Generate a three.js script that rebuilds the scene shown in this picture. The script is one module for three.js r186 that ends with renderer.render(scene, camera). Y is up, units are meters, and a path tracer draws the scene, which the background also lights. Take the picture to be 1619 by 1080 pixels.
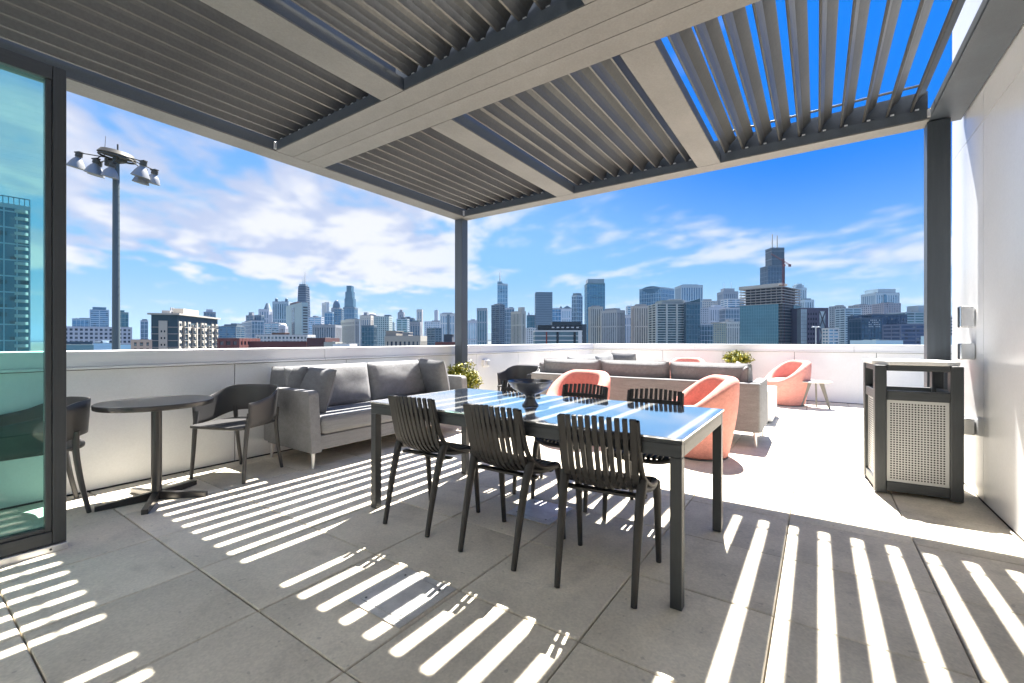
import * as THREE from 'three';
import { RoundedBoxGeometry } from 'three/addons/geometries/RoundedBoxGeometry.js';
import { mergeGeometries } from 'three/addons/utils/BufferGeometryUtils.js';

// ---------------------------------------------------------------- camera, sky, sun, exposure
const scene = new THREE.Scene();
const EYE = 1.165, YAW = 34.68 * Math.PI / 180, FPX = 698, CX = 809.5, HY = 538;
const camera = new THREE.PerspectiveCamera(2 * Math.atan(540 / FPX) * 180 / Math.PI, 1619 / 1080, 0.05, 12000);
camera.position.set(0, EYE, 0);
camera.rotation.y = YAW;
camera.setViewOffset(1619, 1080, 0, 2, 1619, 1080);
const renderer = new THREE.WebGLRenderer({ antialias: true });
renderer.toneMapping = THREE.LinearToneMapping;
const EXPOSURE = 6.2;
renderer.toneMappingExposure = EXPOSURE;
renderer.shadowMap.enabled = true;

const SUN_DIR = new THREE.Vector3(-0.117, 1, -0.53).normalize();
const sun = new THREE.DirectionalLight(new THREE.Color(1, 0.945, 0.86), 5);
sun.position.copy(SUN_DIR).multiplyScalar(40);
sun.castShadow = true;
sun.shadow.mapSize.set(4096, 4096);
sun.shadow.camera.left = -16; sun.shadow.camera.right = 16; sun.shadow.camera.top = 16; sun.shadow.camera.bottom = -16;
sun.shadow.camera.near = 1; sun.shadow.camera.far = 90;
scene.add(sun); scene.add(sun.target);

scene.fog = new THREE.FogExp2(new THREE.Color().setRGB(0.30, 0.52, 0.95), 0.000028);

// ---------------------------------------------------------------- random and noise
let seed = 12345;
function rnd() { seed |= 0; seed = seed + 0x6D2B79F5 | 0; let t = Math.imul(seed ^ seed >>> 15, 1 | seed); t = t + Math.imul(t ^ t >>> 7, 61 | t) ^ t; return ((t ^ t >>> 14) >>> 0) / 4294967296; }
const rr = (a, b) => a + (b - a) * rnd();
function hash2(x, y) { let h = Math.imul(x, 374761393) + Math.imul(y, 668265263) | 0; h = Math.imul(h ^ h >>> 13, 1274126177); return ((h ^ h >>> 16) >>> 0) / 4294967296; }
function vnoise(x, y) {
  const xi = Math.floor(x), yi = Math.floor(y); let fx = x - xi, fy = y - yi;
  fx = fx * fx * (3 - 2 * fx); fy = fy * fy * (3 - 2 * fy);
  const a = hash2(xi, yi), b = hash2(xi + 1, yi), c = hash2(xi, yi + 1), d = hash2(xi + 1, yi + 1);
  return a + (b - a) * fx + (c - a) * fy + (a - b - c + d) * fx * fy;
}
function fbm(x, y, o) { let s = 0, a = 0.5, n = 0; for (let i = 0; i < o; i++) { s += a * vnoise(x, y); n += a; x = x * 2.03 + 17.1; y = y * 2.03 + 9.7; a *= 0.5; } return s / n; }
const clamp = (x, a, b) => Math.min(b, Math.max(a, x));
const sstep = (a, b, x) => { const t = clamp((x - a) / (b - a), 0, 1); return t * t * (3 - 2 * t); };
const mix = (a, b, t) => a + (b - a) * t;

// ---------------------------------------------------------------- the sky (air and clouds only)
(function makeSky() {
  const W = 2048, H = 1024, data = new Float32Array(W * H * 4);
  const fAz = Math.atan2(-Math.cos(YAW), -Math.sin(YAW));         // azimuth of the viewing direction in the x-z plane
  for (let j = 0; j < H; j++) {
    const el = ((j + 0.5) / H - 0.5) * Math.PI, ed = el * 180 / Math.PI;
    const cy = Math.sin(el), ch = Math.cos(el);
    for (let i = 0; i < W; i++) {
      const th = ((i + 0.5) / W - 0.5) * 2 * Math.PI;
      const dx = Math.cos(th) * ch, dz = Math.sin(th) * ch;
      let az = (th - fAz) * 180 / Math.PI; az = ((az + 540) % 360) - 180;   // degrees right of the viewing direction
      const e = Math.max(ed, 0);
      // clear air: pale at the horizon, deep blue higher up
      const rt = sstep(-10, 35, az) * sstep(130, 80, az), t1 = sstep(0, 9, e), t2 = sstep(mix(9, 3.5, rt), mix(34, 22, rt), e);
      let r = mix(mix(0.60, 0.30, t1), mix(0.06, 0.012, rt), t2), g = mix(mix(0.81, 0.62, t1), mix(0.30, 0.25, rt), t2), b = mix(mix(1.0, 1.0, t1), 1.0, t2);
      // clouds on a plane overhead
      const k = 1 / Math.max(cy + 0.10, 0.05), px = dx * k, pz = dz * k;
      const qx = px * 0.80 + pz * 0.60, qz = -px * 0.60 + pz * 0.80;
      const wx = fbm(qx * 0.8 + 3, qz * 0.8 + 8, 3) - 0.5, wz = fbm(qx * 0.8 + 31, qz * 0.8 - 8, 3) - 0.5;
      const d1 = fbm(qx * 1.15 + wx * 1.5 + 5.3, qz * 1.75 + wz * 1.5 + 2.2, 6);
      const d2 = fbm(qx * 3.6 + wx * 2.4 + 15.3, qz * 5.2 + wz * 2.4 + 12.2, 5);
      const d3 = fbm(qx * 9 + wx * 3 + 1.3, qz * 12 + wz * 3 + 7.2, 4); const puff = d1 * 0.54 + d2 * 0.33 + d3 * 0.13;
      const absAz = Math.abs(az);
      const left = sstep(2, -16, az) * sstep(-170, -80, az);
      let cover = 0.20 + 0.40 * left * sstep(4, 10, e) + 0.10 * sstep(70, 110, absAz);
      cover += 0.30 * Math.exp(-(((e - 12.4) / 3.2) ** 2)) * sstep(-3, 9, az) * sstep(34, 22, az);   // veil right of the middle
      cover += 0.34 * Math.exp(-(((e - 8.3) / 2.6) ** 2)) * sstep(22, 31, az) * sstep(75, 50, az);   // low bank on the right
      cover -= 0.22 * sstep(16, 23, e) * sstep(-16, 2, az) * sstep(95, 70, absAz);
      const soft = mix(0.26, 0.16, left);
      let c = sstep(0.70 - cover * 0.62, 0.70 - cover * 0.62 + soft, puff + 0.05);
      c *= sstep(-1, 3, ed);
      const sh = sstep(0.34, 0.54, d2 * 0.55 + d1 * 0.45 - 0.12 * (c - 0.5));
      const cr = mix(0.60, 0.98, sh), cg = mix(0.67, 0.98, sh), cb = mix(0.88, 1.02, sh);
      const a = c * mix(0.72, 0.93, left);
      r = mix(r, cr, a); g = mix(g, cg, a); b = mix(b, cb, a);
      if (ed < 0) { const t = sstep(0, -8, ed); r = mix(r, 0.30, t); g = mix(g, 0.34, t); b = mix(b, 0.38, t); }
      const o = (j * W + i) * 4, s = 1 / EXPOSURE;
      data[o] = r * s; data[o + 1] = g * s; data[o + 2] = b * s; data[o + 3] = 1;
    }
  }
  const t = new THREE.DataTexture(data, W, H, THREE.RGBAFormat, THREE.FloatType);
  t.mapping = THREE.EquirectangularReflectionMapping; t.magFilter = THREE.LinearFilter; t.minFilter = THREE.LinearFilter;
  t.wrapS = THREE.RepeatWrapping; t.needsUpdate = true;
  scene.background = t; scene.environment = t;
})();

// ---------------------------------------------------------------- helpers
const names = new Map();
function numbered(n) { const k = names.get(n) || 0; names.set(n, k + 1); return k ? `${n}_${String(k).padStart(3, '0')}` : n; }
function thing(name, label, category, [x, y, z] = [0, 0, 0], turn = 0, group) {
  const o = new THREE.Group(); o.name = numbered(name); o.position.set(x, y, z); o.rotation.y = turn;
  o.userData = { label, category }; if (group) o.userData.group = group; scene.add(o); return o;
}
function structure(name) { const o = new THREE.Group(); o.name = name; o.userData = { kind: 'structure' }; scene.add(o); return o; }
function merged(g) {
  if (!Array.isArray(g)) return g;
  g = g.map(q => { const r = q.index ? q.toNonIndexed() : q; for (const k of Object.keys(r.attributes)) if (!['position', 'normal', 'uv'].includes(k)) r.deleteAttribute(k); return r; });
  return g.length > 1 ? mergeGeometries(g) : g[0];
}
function part(name, g, m, parent, kind) { const o = new THREE.Mesh(merged(g), m); o.name = name; if (kind) o.userData.kind = kind; o.castShadow = o.receiveShadow = true; parent.add(o); return o; }
function bx(x0, x1, y0, y1, z0, z1) {     // box between limits, uv in metres
  const w = x1 - x0, h = y1 - y0, d = z1 - z0, g = new THREE.BoxGeometry(w, h, d), uv = g.attributes.uv;
  const s = [[d, h], [d, h], [w, d], [w, d], [w, h], [w, h]];
  for (let i = 0; i < 24; i++) { const f = s[i >> 2]; uv.setXY(i, uv.getX(i) * f[0], uv.getY(i) * f[1]); }
  return g.translate((x0 + x1) / 2, (y0 + y1) / 2, (z0 + z1) / 2);
}
function rbx(x0, x1, y0, y1, z0, z1, r = 0.006, s = 2) {
  return new RoundedBoxGeometry(x1 - x0, y1 - y0, z1 - z0, s, r).translate((x0 + x1) / 2, (y0 + y1) / 2, (z0 + z1) / 2);
}
function tube(pts, r, seg = 20, rad = 8, taper) {
  const c = new THREE.CatmullRomCurve3(pts.map(p => new THREE.Vector3(...p)));
  const g = new THREE.TubeGeometry(c, seg, r, rad, false);
  if (taper) { const p = g.attributes.position, v = new THREE.Vector3(); for (let i = 0; i <= seg; i++) { const q = c.getPointAt(i / seg), k = taper(i / seg); for (let j = 0; j <= rad; j++) { const n = i * (rad + 1) + j; v.fromBufferAttribute(p, n).sub(q).multiplyScalar(k).add(q); p.setXYZ(n, v.x, v.y, v.z); } } }
  return g;
}
function taperLeg(x0, y0, z0, x1, y1, z1, r0, r1, seg = 12) {    // leg from top (0) to foot (1), closed
  const a = new THREE.Vector3(x0, y0, z0), b = new THREE.Vector3(x1, y1, z1), d = b.clone().sub(a), L = d.length();
  const g = new THREE.CylinderGeometry(r0, r1, L, seg);
  g.applyQuaternion(new THREE.Quaternion().setFromUnitVectors(new THREE.Vector3(0, -1, 0), d.normalize()));
  return g.translate((x0 + x1) / 2, (y0 + y1) / 2, (z0 + z1) / 2);
}
function sweep(path, w, t) {     // rectangular strip swept along [y,z] points, x from -w/2 to w/2, closed ends
  const n = path.length, P = [], I = [];
  for (let i = 0; i < n; i++) {
    const a = path[Math.max(0, i - 1)], b = path[Math.min(n - 1, i + 1)]; let ty = b[0] - a[0], tz = b[1] - a[1]; const l = Math.hypot(ty, tz); ty /= l; tz /= l;
    const ny = -tz, nz = ty, [y, z] = path[i];
    for (const [sx, sn] of [[-1, 1], [1, 1], [1, -1], [-1, -1]]) P.push(sx * w / 2, y + ny * sn * t / 2, z + nz * sn * t / 2);
  }
  for (let i = 0; i < n - 1; i++) for (let k = 0; k < 4; k++) { const a = i * 4 + k, b = i * 4 + (k + 1) % 4, c = a + 4, d = b + 4; I.push(a, b, d, a, d, c); }
  const e = (n - 1) * 4; I.push(0, 2, 1, 0, 3, 2, e, e + 1, e + 2, e, e + 2, e + 3);
  const g = new THREE.BufferGeometry(); g.setAttribute('position', new THREE.Float32BufferAttribute(P, 3)); g.setIndex(I);
  const f = g.toNonIndexed(); f.computeVertexNormals(); f.setAttribute('uv', new THREE.Float32BufferAttribute(new Float32Array(f.attributes.position.count * 2), 2)); return f;
}
function noiseTex(size, fn, colour = false) {
  const d = new Uint8Array(size * size * 4);
  for (let j = 0; j < size; j++) for (let i = 0; i < size; i++) { const c = fn(i / size, j / size, i, j); const o = (j * size + i) * 4; d[o] = clamp(c[0], 0, 1) * 255; d[o + 1] = clamp(c[1], 0, 1) * 255; d[o + 2] = clamp(c[2], 0, 1) * 255; d[o + 3] = 255; }
  const t = new THREE.DataTexture(d, size, size); t.wrapS = t.wrapT = THREE.RepeatWrapping; t.magFilter = THREE.LinearFilter; t.minFilter = THREE.LinearMipmapLinearFilter; t.generateMipmaps = true;
  if (colour) t.colorSpace = THREE.SRGBColorSpace; t.needsUpdate = true; return t;
}
// noise that tiles over the unit square
function tfbm(u, v, f, o) { let s = 0, a = 0.5, n = 0; for (let k = 0; k < o; k++) { const x = u * f, y = v * f, xi = Math.floor(x), yi = Math.floor(y); let fx = x - xi, fy = y - yi; fx = fx * fx * (3 - 2 * fx); fy = fy * fy * (3 - 2 * fy); const w = (p, q) => hash2(((p % f) + f) % f + k * 131, ((q % f) + f) % f + k * 57); s += a * (mix(mix(w(xi, yi), w(xi + 1, yi), fx), mix(w(xi, yi + 1), w(xi + 1, yi + 1), fx), fy)); n += a; a *= 0.5; f *= 2; } return s / n; }
const lin = (r, g, b) => new THREE.Color().setRGB(r, g, b);
const std = (c, o = {}) => new THREE.MeshStandardMaterial({ color: Array.isArray(c) ? lin(...c) : c, ...o });
const phys = (c, o = {}) => new THREE.MeshPhysicalMaterial({ color: lin(...c), ...o });

// ---------------------------------------------------------------- materials
const paverMap = noiseTex(1024, (u, v) => { const a = tfbm(u, v, 6, 5), s = tfbm(u, v, 220, 2), st = sstep(0.62, 0.78, tfbm(u, v, 9, 4)); const k = 0.87 + (a - 0.5) * 0.20 - 0.03 * sstep(0.66, 0.80, tfbm(u, v, 14, 4)) - 0.10 * sstep(0.82, 0.88, tfbm(u, v, 50, 3)) + (s - 0.5) * 0.10 - st * 0.04; return [k, k * 0.985, k * 0.955]; }, true);
const paverBump = noiseTex(512, (u, v) => { const s = tfbm(u, v, 128, 3); return [s, s, s]; });
const PAVER = [1, 0.94, 0.97, 0.90].map(k => std([0.95 * k, 0.90 * k, 0.80 * k], { map: paverMap, bumpMap: paverBump, bumpScale: 0.0012, roughness: 0.82 }));
const fabricMap = noiseTex(512, (u, v, i, j) => { const w = ((i >> 1) + (j >> 1)) & 1 ? 0.06 : -0.06; const k = 0.80 + w + (tfbm(u, v, 200, 2) - 0.5) * 0.34 + (tfbm(u, v, 10, 4) - 0.5) * 0.12; return [k, k, k]; }, true);
const fabricBump = noiseTex(256, (u, v, i, j) => { const k = 0.5 + 0.25 * Math.sin(i * Math.PI / 2) * Math.sin(j * Math.PI / 2) + (tfbm(u, v, 120, 2) - 0.5) * 0.6; return [k, k, k]; });
const fineBump = noiseTex(256, (u, v) => { const k = tfbm(u, v, 100, 2); return [k, k, k]; });
const wallMap = noiseTex(512, (u, v) => { const k = 0.93 + (tfbm(u, v, 5, 5) - 0.5) * 0.07 + (tfbm(u, v, 160, 2) - 0.5) * 0.03; return [k, k, k * 1.0]; }, true);
const metalMap = noiseTex(256, (u, v) => { const k = 0.88 + (tfbm(u, v, 4, 4) - 0.5) * 0.14 + (tfbm(u, v, 90, 2) - 0.5) * 0.10; return [k, k, k]; }, true);
function rep(t, x, y) { const c = t.clone(); c.repeat.set(x, y); c.needsUpdate = true; return c; }
const fab = (c) => std(c, { map: rep(fabricMap, 3, 3), bumpMap: rep(fabricBump, 12, 12), bumpScale: 0.0015, roughness: 0.95 });
const M = {
  wall: std([0.83, 0.845, 0.865], { map: rep(wallMap, 0.7, 0.7), roughness: 0.42 }),
  wallGloss: phys([0.80, 0.82, 0.85], { map: rep(wallMap, 0.5, 0.5), roughness: 0.30, clearcoat: 0.3, clearcoatRoughness: 0.25 }),
  joint: std([0.05, 0.05, 0.05], { roughness: 0.9 }),
  anth: std([0.051, 0.059, 0.067], { map: rep(metalMap, 2, 2), roughness: 0.42, metalness: 0.15, bumpMap: rep(fineBump, 6, 6), bumpScale: 0.0003 }),
  beam: std([0.077, 0.096, 0.120], { map: rep(metalMap, 2, 2), roughness: 0.45, metalness: 0.1 }),
  soffit: std([0.189, 0.189, 0.182], { map: rep(metalMap, 1.3, 1.3), roughness: 0.55, bumpMap: rep(fineBump, 6, 6), bumpScale: 0.0003 }),
  blade: std([0.128, 0.130, 0.128], { map: rep(metalMap, 1, 1), roughness: 0.38, metalness: 0.35 }),
  steel: std([0.80, 0.79, 0.77], { map: rep(metalMap, 2, 2), roughness: 0.5, metalness: 0.3 }),
  alu: std([0.70, 0.70, 0.70], { roughness: 0.4, metalness: 0.7 }),
  chrome: std([0.75, 0.76, 0.77], { roughness: 0.18, metalness: 1 }),
  plastic: std([0.027, 0.026, 0.026], { roughness: 0.48, bumpMap: rep(fineBump, 5, 5), bumpScale: 0.0004 }),
  chairGrey: std([0.048, 0.048, 0.050], { roughness: 0.42, bumpMap: rep(fineBump, 5, 5), bumpScale: 0.0003 }),
  tableBlack: phys([0.022, 0.022, 0.024], { roughness: 0.32, clearcoat: 0.3, clearcoatRoughness: 0.2 }),
  black: std([0.015, 0.015, 0.016], { roughness: 0.55 }),
  glassTop: phys([0.92, 0.93, 0.92], { roughness: 0.07, metalness: 0.72, clearcoat: 1, clearcoatRoughness: 0.03 }),
  bowl: phys([0.025, 0.028, 0.036], { roughness: 0.28, clearcoat: 0.4, clearcoatRoughness: 0.15 }),
  sofa: fab([0.318, 0.324, 0.336]),
  sofaCushion: fab([0.341, 0.349, 0.362]),
  pillow: fab([0.236, 0.244, 0.261]),
  piping: std([0.12, 0.12, 0.122], { roughness: 0.9 }),
  pink: std([0.90, 0.385, 0.325], { map: rep(fabricMap, 4, 4), bumpMap: rep(fabricBump, 14, 14), bumpScale: 0.001, roughness: 0.9 }),
  terracotta: std([0.42, 0.15, 0.085], { roughness: 0.8, map: rep(metalMap, 2, 2) }),
  soil: std([0.05, 0.035, 0.025], { roughness: 1 }),
  whiteStone: std([0.806, 0.806, 0.806], { map: rep(wallMap, 1, 1), roughness: 0.6 }),
  greyTop: std([0.390, 0.384, 0.370], { roughness: 0.5 }),
  greyLeg: std([0.156, 0.150, 0.138], { roughness: 0.5 }),
  perf: std([0.480, 0.496, 0.504], { roughness: 0.4, metalness: 0.3 }),
  doorGlass: phys([0.620, 0.880, 0.850], { roughness: 0.02, transmission: 1, thickness: 0, ior: 1.5 }),
  white: std([0.80, 0.80, 0.80], { roughness: 0.5 }),
};

// ---------------------------------------------------------------- terrace floor: concrete pavers on a dark bed
{
  const floor = structure('terrace_floor');
  part('paver_bed', bx(-4.75, 1.2, -0.30, -0.045, -10.5, 0.75), M.joint, floor);
  const T = 0.61, X0 = -0.151, Z0 = -0.943, GAP = 0.006, c = 0.004, th = 0.04;
  function paverGeo(w, d, ou, ov, turn) {
    const a = w / 2, b = d / 2, P = [], U = [], N = [];
    const quad = (p) => { const e1 = new THREE.Vector3(...p[1]).sub(new THREE.Vector3(...p[0])), e2 = new THREE.Vector3(...p[2]).sub(new THREE.Vector3(...p[0])), n = e1.cross(e2).normalize(); for (const k of [0, 1, 2, 0, 2, 3]) { P.push(...p[k]); N.push(n.x, n.y, n.z); const [x, , z] = p[k]; U.push(ou + (turn ? z : x) * 0.55, ov + (turn ? x : z) * 0.55 + p[k][1] * 0.5); } };
    quad([[-a + c, 0, b - c], [a - c, 0, b - c], [a - c, 0, -b + c], [-a + c, 0, -b + c]]);
    const t = [[-a + c, b - c], [a - c, b - c], [a - c, -b + c], [-a + c, -b + c]], o = [[-a, b], [a, b], [a, -b], [-a, -b]];
    for (let k = 0; k < 4; k++) { const m = (k + 1) % 4; quad([[o[k][0], -c, o[k][1]], [o[m][0], -c, o[m][1]], [t[m][0], 0, t[m][1]], [t[k][0], 0, t[k][1]]]); quad([[o[k][0], -th, o[k][1]], [o[m][0], -th, o[m][1]], [o[m][0], -c, o[m][1]], [o[k][0], -c, o[k][1]]]); }
    const g = new THREE.BufferGeometry(); g.setAttribute('position', new THREE.Float32BufferAttribute(P, 3)); g.setAttribute('normal', new THREE.Float32BufferAttribute(N, 3)); g.setAttribute('uv', new THREE.Float32BufferAttribute(U, 2)); return g;
  }
  const cache = new Map();
  for (let i = -8; i <= 2; i++) for (let j = -16; j <= 3; j++) {
    let x0 = X0 + (i - 1) * T, x1 = x0 + T, z0 = Z0 + (j - 1) * T, z1 = z0 + T;
    x0 = Math.max(x0, -4.6); x1 = Math.min(x1, 0.985); z0 = Math.max(z0, -10.2); z1 = Math.min(z1, 0.60);
    const w = x1 - x0 - GAP, d = z1 - z0 - GAP; if (w < 0.04 || d < 0.04) continue;
    const v = Math.floor(rnd() * 6), key = `${w.toFixed(3)},${d.toFixed(3)},${v}`;
    if (!cache.has(key)) cache.set(key, paverGeo(w, d, v * 0.37 + 0.13, v * 0.61 + 0.29, v & 1));
    const o = part('paver', cache.get(key), PAVER[Math.floor(rnd() * 4)], floor);
    o.position.set((x0 + x1) / 2, rr(-0.0012, 0.0012), (z0 + z1) / 2);
  }
}

// ---------------------------------------------------------------- parapet walls (panels, cap lengths)
function parapet(label, along, from, to, face, joints, capJoints) {
  // along 'z': inner face x = face looking to +x; along 'x': inner face z = face looking to +z
  const o = thing('parapet_wall', label, 'wall');
  const B = (a0, a1, y0, y1, d0, d1) => along === 'z' ? bx(face - d1, face - d0, y0, y1, a0, a1) : bx(a0, a1, y0, y1, face - d1, face - d0);
  const RB = (a0, a1, y0, y1, d0, d1, r) => along === 'z' ? rbx(face - d1, face - d0, y0, y1, a0, a1, r) : rbx(a0, a1, y0, y1, face - d1, face - d0, r);
  part('core', B(from, to, -0.3, 1.03, 0.03, 0.27), M.joint, o);
  const js = [from, ...joints, to];
  for (let i = 0; i < js.length - 1; i++) part('wall_panel', B(js[i] + 0.004, js[i + 1] - 0.004, 0.012, 0.935, 0, 0.028), M.wall, o);
  const cs = [from, ...capJoints, to];
  for (let i = 0; i < cs.length - 1; i++) {
    part('cap', [RB(cs[i] + 0.0015, cs[i + 1] - 0.0015, 0.965, 1.082, -0.022, 0.32, 0.004), RB(cs[i] + 0.0015, cs[i + 1] - 0.0015, 0.942, 0.963, -0.032, 0.02, 0.003)], M.wall, o);
  }
  return o;
}
parapet('long white parapet wall behind the left grey sofa and round table', 'z', -10.2, 0.6, -4.6, [-9.28, -8.06, -6.85, -5.63, -4.41, -3.19, -1.97, -0.75].filter(z => z < 0.6), [-8.4, -5.7, -2.9, -0.2]);
parapet('white parapet wall across the far end of the terrace', 'x', -4.6, 4.4, -10.2, [-4.12, -2.89, -1.64, -0.37, 0.87, 2.1, 3.3], [-2.2, 0.55, 3.0]);

// ---------------------------------------------------------------- right-hand building wall of glossy panels
{
  const o = thing('building_wall', 'tall glossy white panel wall at the right behind the litter bin', 'wall');
  part('core', bx(1.008, 1.6, -0.3, 5.6, -5.372, 0.9), M.joint, o);
  const zs = [-5.40, -4.53, -2.70, -0.87, 0.9], ys = [0.008, 2.745, 5.6];
  for (let i = 0; i < 4; i++) for (let j = 0; j < 2; j++) part('wall_panel', bx(0.98, 1.006, ys[j] + 0.003, ys[j + 1] - 0.003, zs[i] + 0.003, zs[i + 1] - 0.003), M.wallGloss, o);
  part('end_panel', bx(0.981, 1.6, 0.03, 5.6, -5.43, -5.402), M.wallGloss, o);
  for (const [y, h, w] of [[1.343, 0.165, 0.16], [1.078, 0.125, 0.18], [0.51, 0.13, 0.17]]) {
    const b = part('wall_bracket', [rbx(0.895, 0.978, y - h / 2, y + h / 2, -4.80, -4.80 + w * 0.5, 0.010), rbx(0.925, 0.979, y - h * 0.42, y + h * 0.42, -4.93, -4.802, 0.016, 3)], M.chrome, o);
    part('bracket_bolt', [0.25, -0.25].map(k => new THREE.CylinderGeometry(0.008, 0.008, 0.006, 10).rotateZ(Math.PI / 2).translate(0.922, y + k * h, -4.86)), M.anth, b);
  }
}
// unseen facade behind the viewpoint: white panels, glazing kept small for more bounce light
{
  const o = thing('building_facade', 'unseen white panel house front with dark glazed doors behind the viewpoint, kept white for bounce light', 'wall');
  part('core', bx(-6.2, 0.97, 2.76, 5.6, 0.64, 0.95), M.joint, o);
  for (let k = 0; k < 6; k++) part('wall_panel', bx(-6.2 + k * 1.19, -6.2 + k * 1.19 + 1.18, 2.76, 5.6, 0.61, 0.638), M.wall, o);
  for (let k = 0; k < 3; k++) { const x = -4.6 + k * 1.19; part('wall_panel', bx(x, x + 1.18, 0.02, 2.755, 0.61, 0.638), M.wall, o); }  // white panels in place of glass, added to bounce light into the shade
  for (let k = 0; k < 2; k++) { const x = -1.03 + k * 1.0; const f = part('door_frame', [bx(x, x + 0.07, 0.0, 2.755, 0.62, 0.70), bx(x + 0.92, x + 0.99, 0.0, 2.755, 0.62, 0.70), bx(x + 0.07, x + 0.92, 0, 0.09, 0.62, 0.70), bx(x + 0.07, x + 0.92, 2.67, 2.755, 0.62, 0.70)], M.anth, o); part('pane', bx(x + 0.07, x + 0.92, 0.09, 2.67, 0.65, 0.66), std([0.05, 0.06, 0.06], { roughness: 0.05 }), f); }
}

// ---------------------------------------------------------------- open glass door leaf at the left
{
  const o = thing('glass_door', 'open dark framed glass door leaf at the left edge', 'door', [-3.5, 0, 0]);
  const z0 = -0.615, z1 = 0.45;
  part('stile', [rbx(-0.035, 0.035, 0.04, 2.68, z0, z0 + 0.055, 0.004), rbx(-0.026, 0.026, 0.115, 2.60, z0 + 0.056, z0 + 0.082, 0.003)], M.anth, o);
  part('stile', [rbx(-0.035, 0.035, 0.04, 2.68, z1 - 0.055, z1, 0.004), rbx(-0.026, 0.026, 0.115, 2.60, z1 - 0.082, z1 - 0.056, 0.003)], M.anth, o);
  part('bottom_rail', [rbx(-0.034, 0.034, 0.041, 0.112, z0 + 0.056, z1 - 0.056, 0.004), rbx(-0.025, 0.025, 0.113, 0.135, z0 + 0.083, z1 - 0.083, 0.003)], M.anth, o);
  part('top_rail', [rbx(-0.034, 0.034, 2.602, 2.679, z0 + 0.056, z1 - 0.056, 0.004)], M.anth, o);
  part('pane', bx(-0.006, 0.006, 0.136, 2.60, z0 + 0.083, z1 - 0.083), M.doorGlass, o);
  const s = part('sill', [rbx(-0.05, 0.05, 0.001, 0.037, z0 - 0.002, z1, 0.003)], M.alu, o);
  part('screw', [-0.55, -0.36, -0.1, 0.2].map(z => new THREE.CylinderGeometry(0.006, 0.006, 0.004, 8).rotateZ(Math.PI / 2).translate(0.051, 0.02, z)), M.anth, s, 'stuff');
  part('handle', [rbx(0.04, 0.055, 1.0, 1.14, z1 - 0.04, z1 - 0.02, 0.004), rbx(0.036, 0.06, 1.06, 1.08, z1 - 0.13, z1 - 0.02, 0.004)], M.steel, o);
}

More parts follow.
